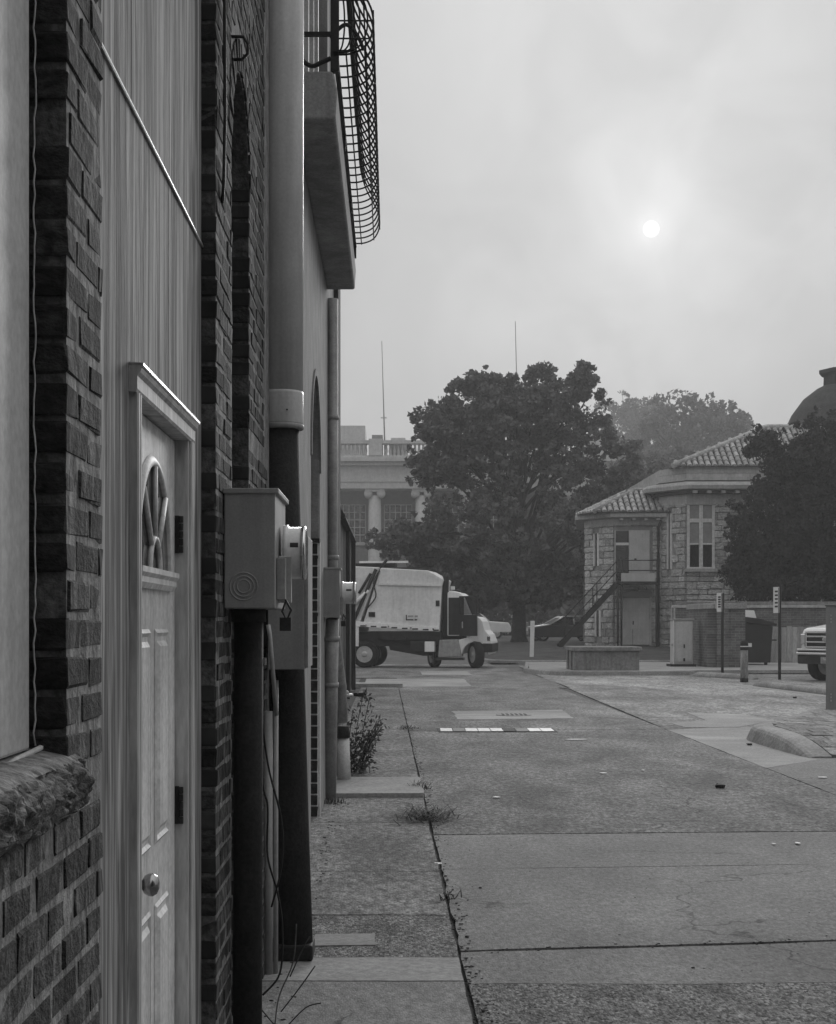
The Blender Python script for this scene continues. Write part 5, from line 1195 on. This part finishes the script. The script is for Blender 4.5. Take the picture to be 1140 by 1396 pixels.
# ------------------------------------------------------------------ weeds, litter
def build_small():
    rng = np.random.default_rng(5)
    t = thing('weed_bush', 'tall leafy weed growing at foot of downspout on the footway', 'weed', (-.30, 15.9, .01)); org = ORG[t.name]; lv = MB()
    for i in range(11):
        a = rng.uniform(0, 2*pi); h = rng.uniform(.35, .88); bx_ = rng.uniform(-.12, .12); lean = rng.uniform(.05, .30)
        P = [(-.33+bx_, 15.9+rng.uniform(-.15, .15), .0), (-.33+bx_+cos(a)*lean*.4, 15.9+sin(a)*lean*.4, h*.5), (-.33+bx_+cos(a)*lean+.05, 15.9+sin(a)*lean, h)]
        S_ = catmull(P, 8); tb('stem', 'bark', t, S_, .004, 5)
        for p in S_[2:]:
            for _ in range(5):
                q = p+rng.normal(size=3)*.035; d = rng.normal(size=3); d[2] -= .3; d /= np.linalg.norm(d); s_ = np.cross(d, rng.normal(size=3)); s_ /= np.linalg.norm(s_); l = rng.uniform(.03, .075)
                lv.add([q, q+d*l*.5+s_*l*.24, q+d*l, q+d*l*.5-s_*l*.24], [(0, 1, 2, 3)])
    lv.build('foliage', 'weedleaf', t)
    def tuft(name, label, x, y, n, l, spread, z=.012, flat=.4, w=.004):
        mb = MB()
        for i in range(n):
            a = rng.uniform(0, 2*pi); px, py = x+rng.normal()*spread, y+rng.normal()*spread*1.5; L_ = l*rng.uniform(.4, 1.2); e = flat*L_
            p0 = np.array([px, py, z]); p1 = p0+np.array([cos(a)*e*.4, sin(a)*e*.4, L_*.45]); p2 = p0+np.array([cos(a)*e, sin(a)*e, L_*.5]); s_ = np.array([-sin(a), cos(a), 0])*w
            mb.add([p0-s_, p0+s_, p1+s_*.8, p1-s_*.8], [(0, 1, 2, 3)]); mb.add([p1-s_*.8, p1+s_*.8, p2], [(0, 1, 2)])
        o = tag(mb.build(name, 'drygrass', loc=(x, y, z)), label, 'weed'); o['kind'] = 'stuff'; return o
    tuft('grass_tuft', 'matted dry grass tuft spreading over the footway edge joint', .27, 12.2, 240, .13, .11, flat=3.2)
    tuft('grass_tuft', 'thin grass tuft on the edge joint beside the pale step', .25, 14.3, 60, .14, .05, flat=1.2)
    tuft('grass_tuft', 'tiny dry sprig on the edge joint beside the smooth slab', .318, 8.6, 18, .10, .02, flat=1.0)
    tuft('grass_tuft', 'small grass tuft at foot of pale conduit pipe', -.50, 13.2, 60, .08, .05)
    tuft('grass_tuft', 'scruffy grass line in the footway edge far along the alley', .22, 22.5, 70, .10, .08, flat=1.4)
    # dry twig weed in front
    mb = thing('dry_weed', 'bare dry branching weed at bottom of black conduit pipe', 'weed', (-.42, 6.0, .01))
    for P in ([(-.45, 5.9, .01), (-.44, 6.0, .10), (-.39, 6.05, .22), (-.38, 6.1, .36)], [(-.43, 5.95, .05), (-.36, 5.95, .14), (-.30, 5.98, .22)], [(-.45, 5.9, .01), (-.52, 5.85, .12), (-.50, 5.8, .2)], [(-.40, 6.02, .17), (-.34, 6.0, .30), (-.32, 6.0, .33)], [(-.41, 5.9, .0), (-.33, 5.85, .09), (-.27, 5.8, .12)]):
        tb('stem', 'drygrass', mb, catmull(P, 5), .0028, 5)
    # litter
    def scrap(u, v, w, d, label, m='litter', cat='litter', z=0.006):
        Y = GY(v); x = (u-535)*Y/F; a = rng.uniform(-.3, .3); pts = []
        for i in range(7):
            q = 2*pi*i/7; r = rng.uniform(.7, 1.1); pts.append((x+cos(q)*w*.38*r, Y+sin(q)*d*.38*r))
        mb = MB(); mb.prism(pts, 2, z, z+.004)
        mb.v = [(p[0], p[1], p[2]+.004*rng.random()) for p in mb.v]
        tag(mb.build('paper_scrap', m, loc=(x, Y, z)), label, cat)
    scrap(783, 1009, .46, .14, 'long white scrap lying past the drain grating')
    scrap(822, 1055, .12, .12, 'white scrap alone in middle of rough road')
    scrap(877, 1051, .05, .08, 'tiny white scrap in line with the paved island kerb')
    scrap(677, 1088, .10, .10, 'white scrap near the grass tuft on rough road')
    scrap(598, 1179, .075, .08, 'white scrap on the smooth slab at footway edge')
    scrap(1087, 1151, .055, .12, 'crumpled white scrap on smooth slab near its far joint')
    scrap(1055, 1152, .04, .06, 'smallest white scrap on smooth slab')
    scrap(1122, 1061, .13, .10, 'white strip of litter below the paved island ramp')
    scrap(584, 1145, .03, .06, 'white crumb in the footway edge joint')
    def pebble(u, v, r, label):
        Y = GY(v); x = (u-535)*Y/F; V, fs = chamfer_block(.12, int(u), .25)
        tag(MB().add((V*np.array([r*2, r*2, r])+np.array([x, Y, r*.4])).tolist(), fs).build('stone_chip', 'castiron', loc=(x, Y, 0)), label, 'stone')
    pebble(982, 1074, .042, 'dark lump of stone on the rough road')
    pebble(655, 1211, .008, 'small dark chip on the smooth slab')
    pebble(637, 1278, .009, 'small dark chip beside the long slab crack')
    pebble(945, 1320, .007, 'tiny dark chip on the narrow concrete strip')
    pebble(1022, 1016, .032, 'dark clod in gutter below the island kerb')
    pebble(1084, 952, .04, 'dark clod on the lot beyond the bollard')
build_small()
def build_debris():
    rng = np.random.default_rng(9); mb = MB(); V, fs = chamfer_block(.15, 3, .2)
    def chip(x, y, z, r):
        a = rng.uniform(0, pi); q = V*np.array([r*rng.uniform(1, 2.6), r, r*.5]); q = np.c_[q[:, 0]*cos(a)-q[:, 1]*sin(a), q[:, 0]*sin(a)+q[:, 1]*cos(a), q[:, 2]]+np.array([x, y, z+r*.2]); mb.add(q.tolist(), fs)
    for i in range(420):
        y = 5.8+16*rng.random()**1.6; chip(ex(y)+rng.normal()*.03+.02, y, .004 if rng.random() < .6 else .0, rng.uniform(.003, .011))
    for i in range(160): y = 5.9+10*rng.random(); chip(-.50+abs(rng.normal())*.06, y, .012, rng.uniform(.003, .010))
    for i in range(260): y = 5.9+18*rng.random()**1.5; chip(rng.uniform(.3, 4.6), y, .0, rng.uniform(.002, .006))
    for i in range(150): x = rng.uniform(.4, 4); chip(x, 7.28+(x-.3)*.135+rng.normal()*.03, .0, rng.uniform(.003, .008))
    o = mb.build('debris', 'gap'); o['kind'] = 'stuff'; o['label'] = 'fine dark grit and leaf bits along joints and wall foot'
build_debris()

# ------------------------------------------------------------------ haze
def build_haze():
    m = bpy.data.materials.new('haze'); m.use_nodes = True; N = m.node_tree.nodes; N.clear()
    out = N.new('ShaderNodeOutputMaterial'); pv = N.new('ShaderNodeVolumePrincipled'); pv.inputs['Color'].default_value = (.93, .93, .93, 1)
    pv.inputs['Density'].default_value = HAZE; pv.inputs['Anisotropy'].default_value = .35
    m.node_tree.links.new(pv.outputs[0], out.inputs['Volume'])
    M['haze'] = m
    o = MB().box(-240, 240, -38, 460, -1.1, 48).build('haze', m); o['kind'] = 'stuff'
HAZE = .00105
build_haze()
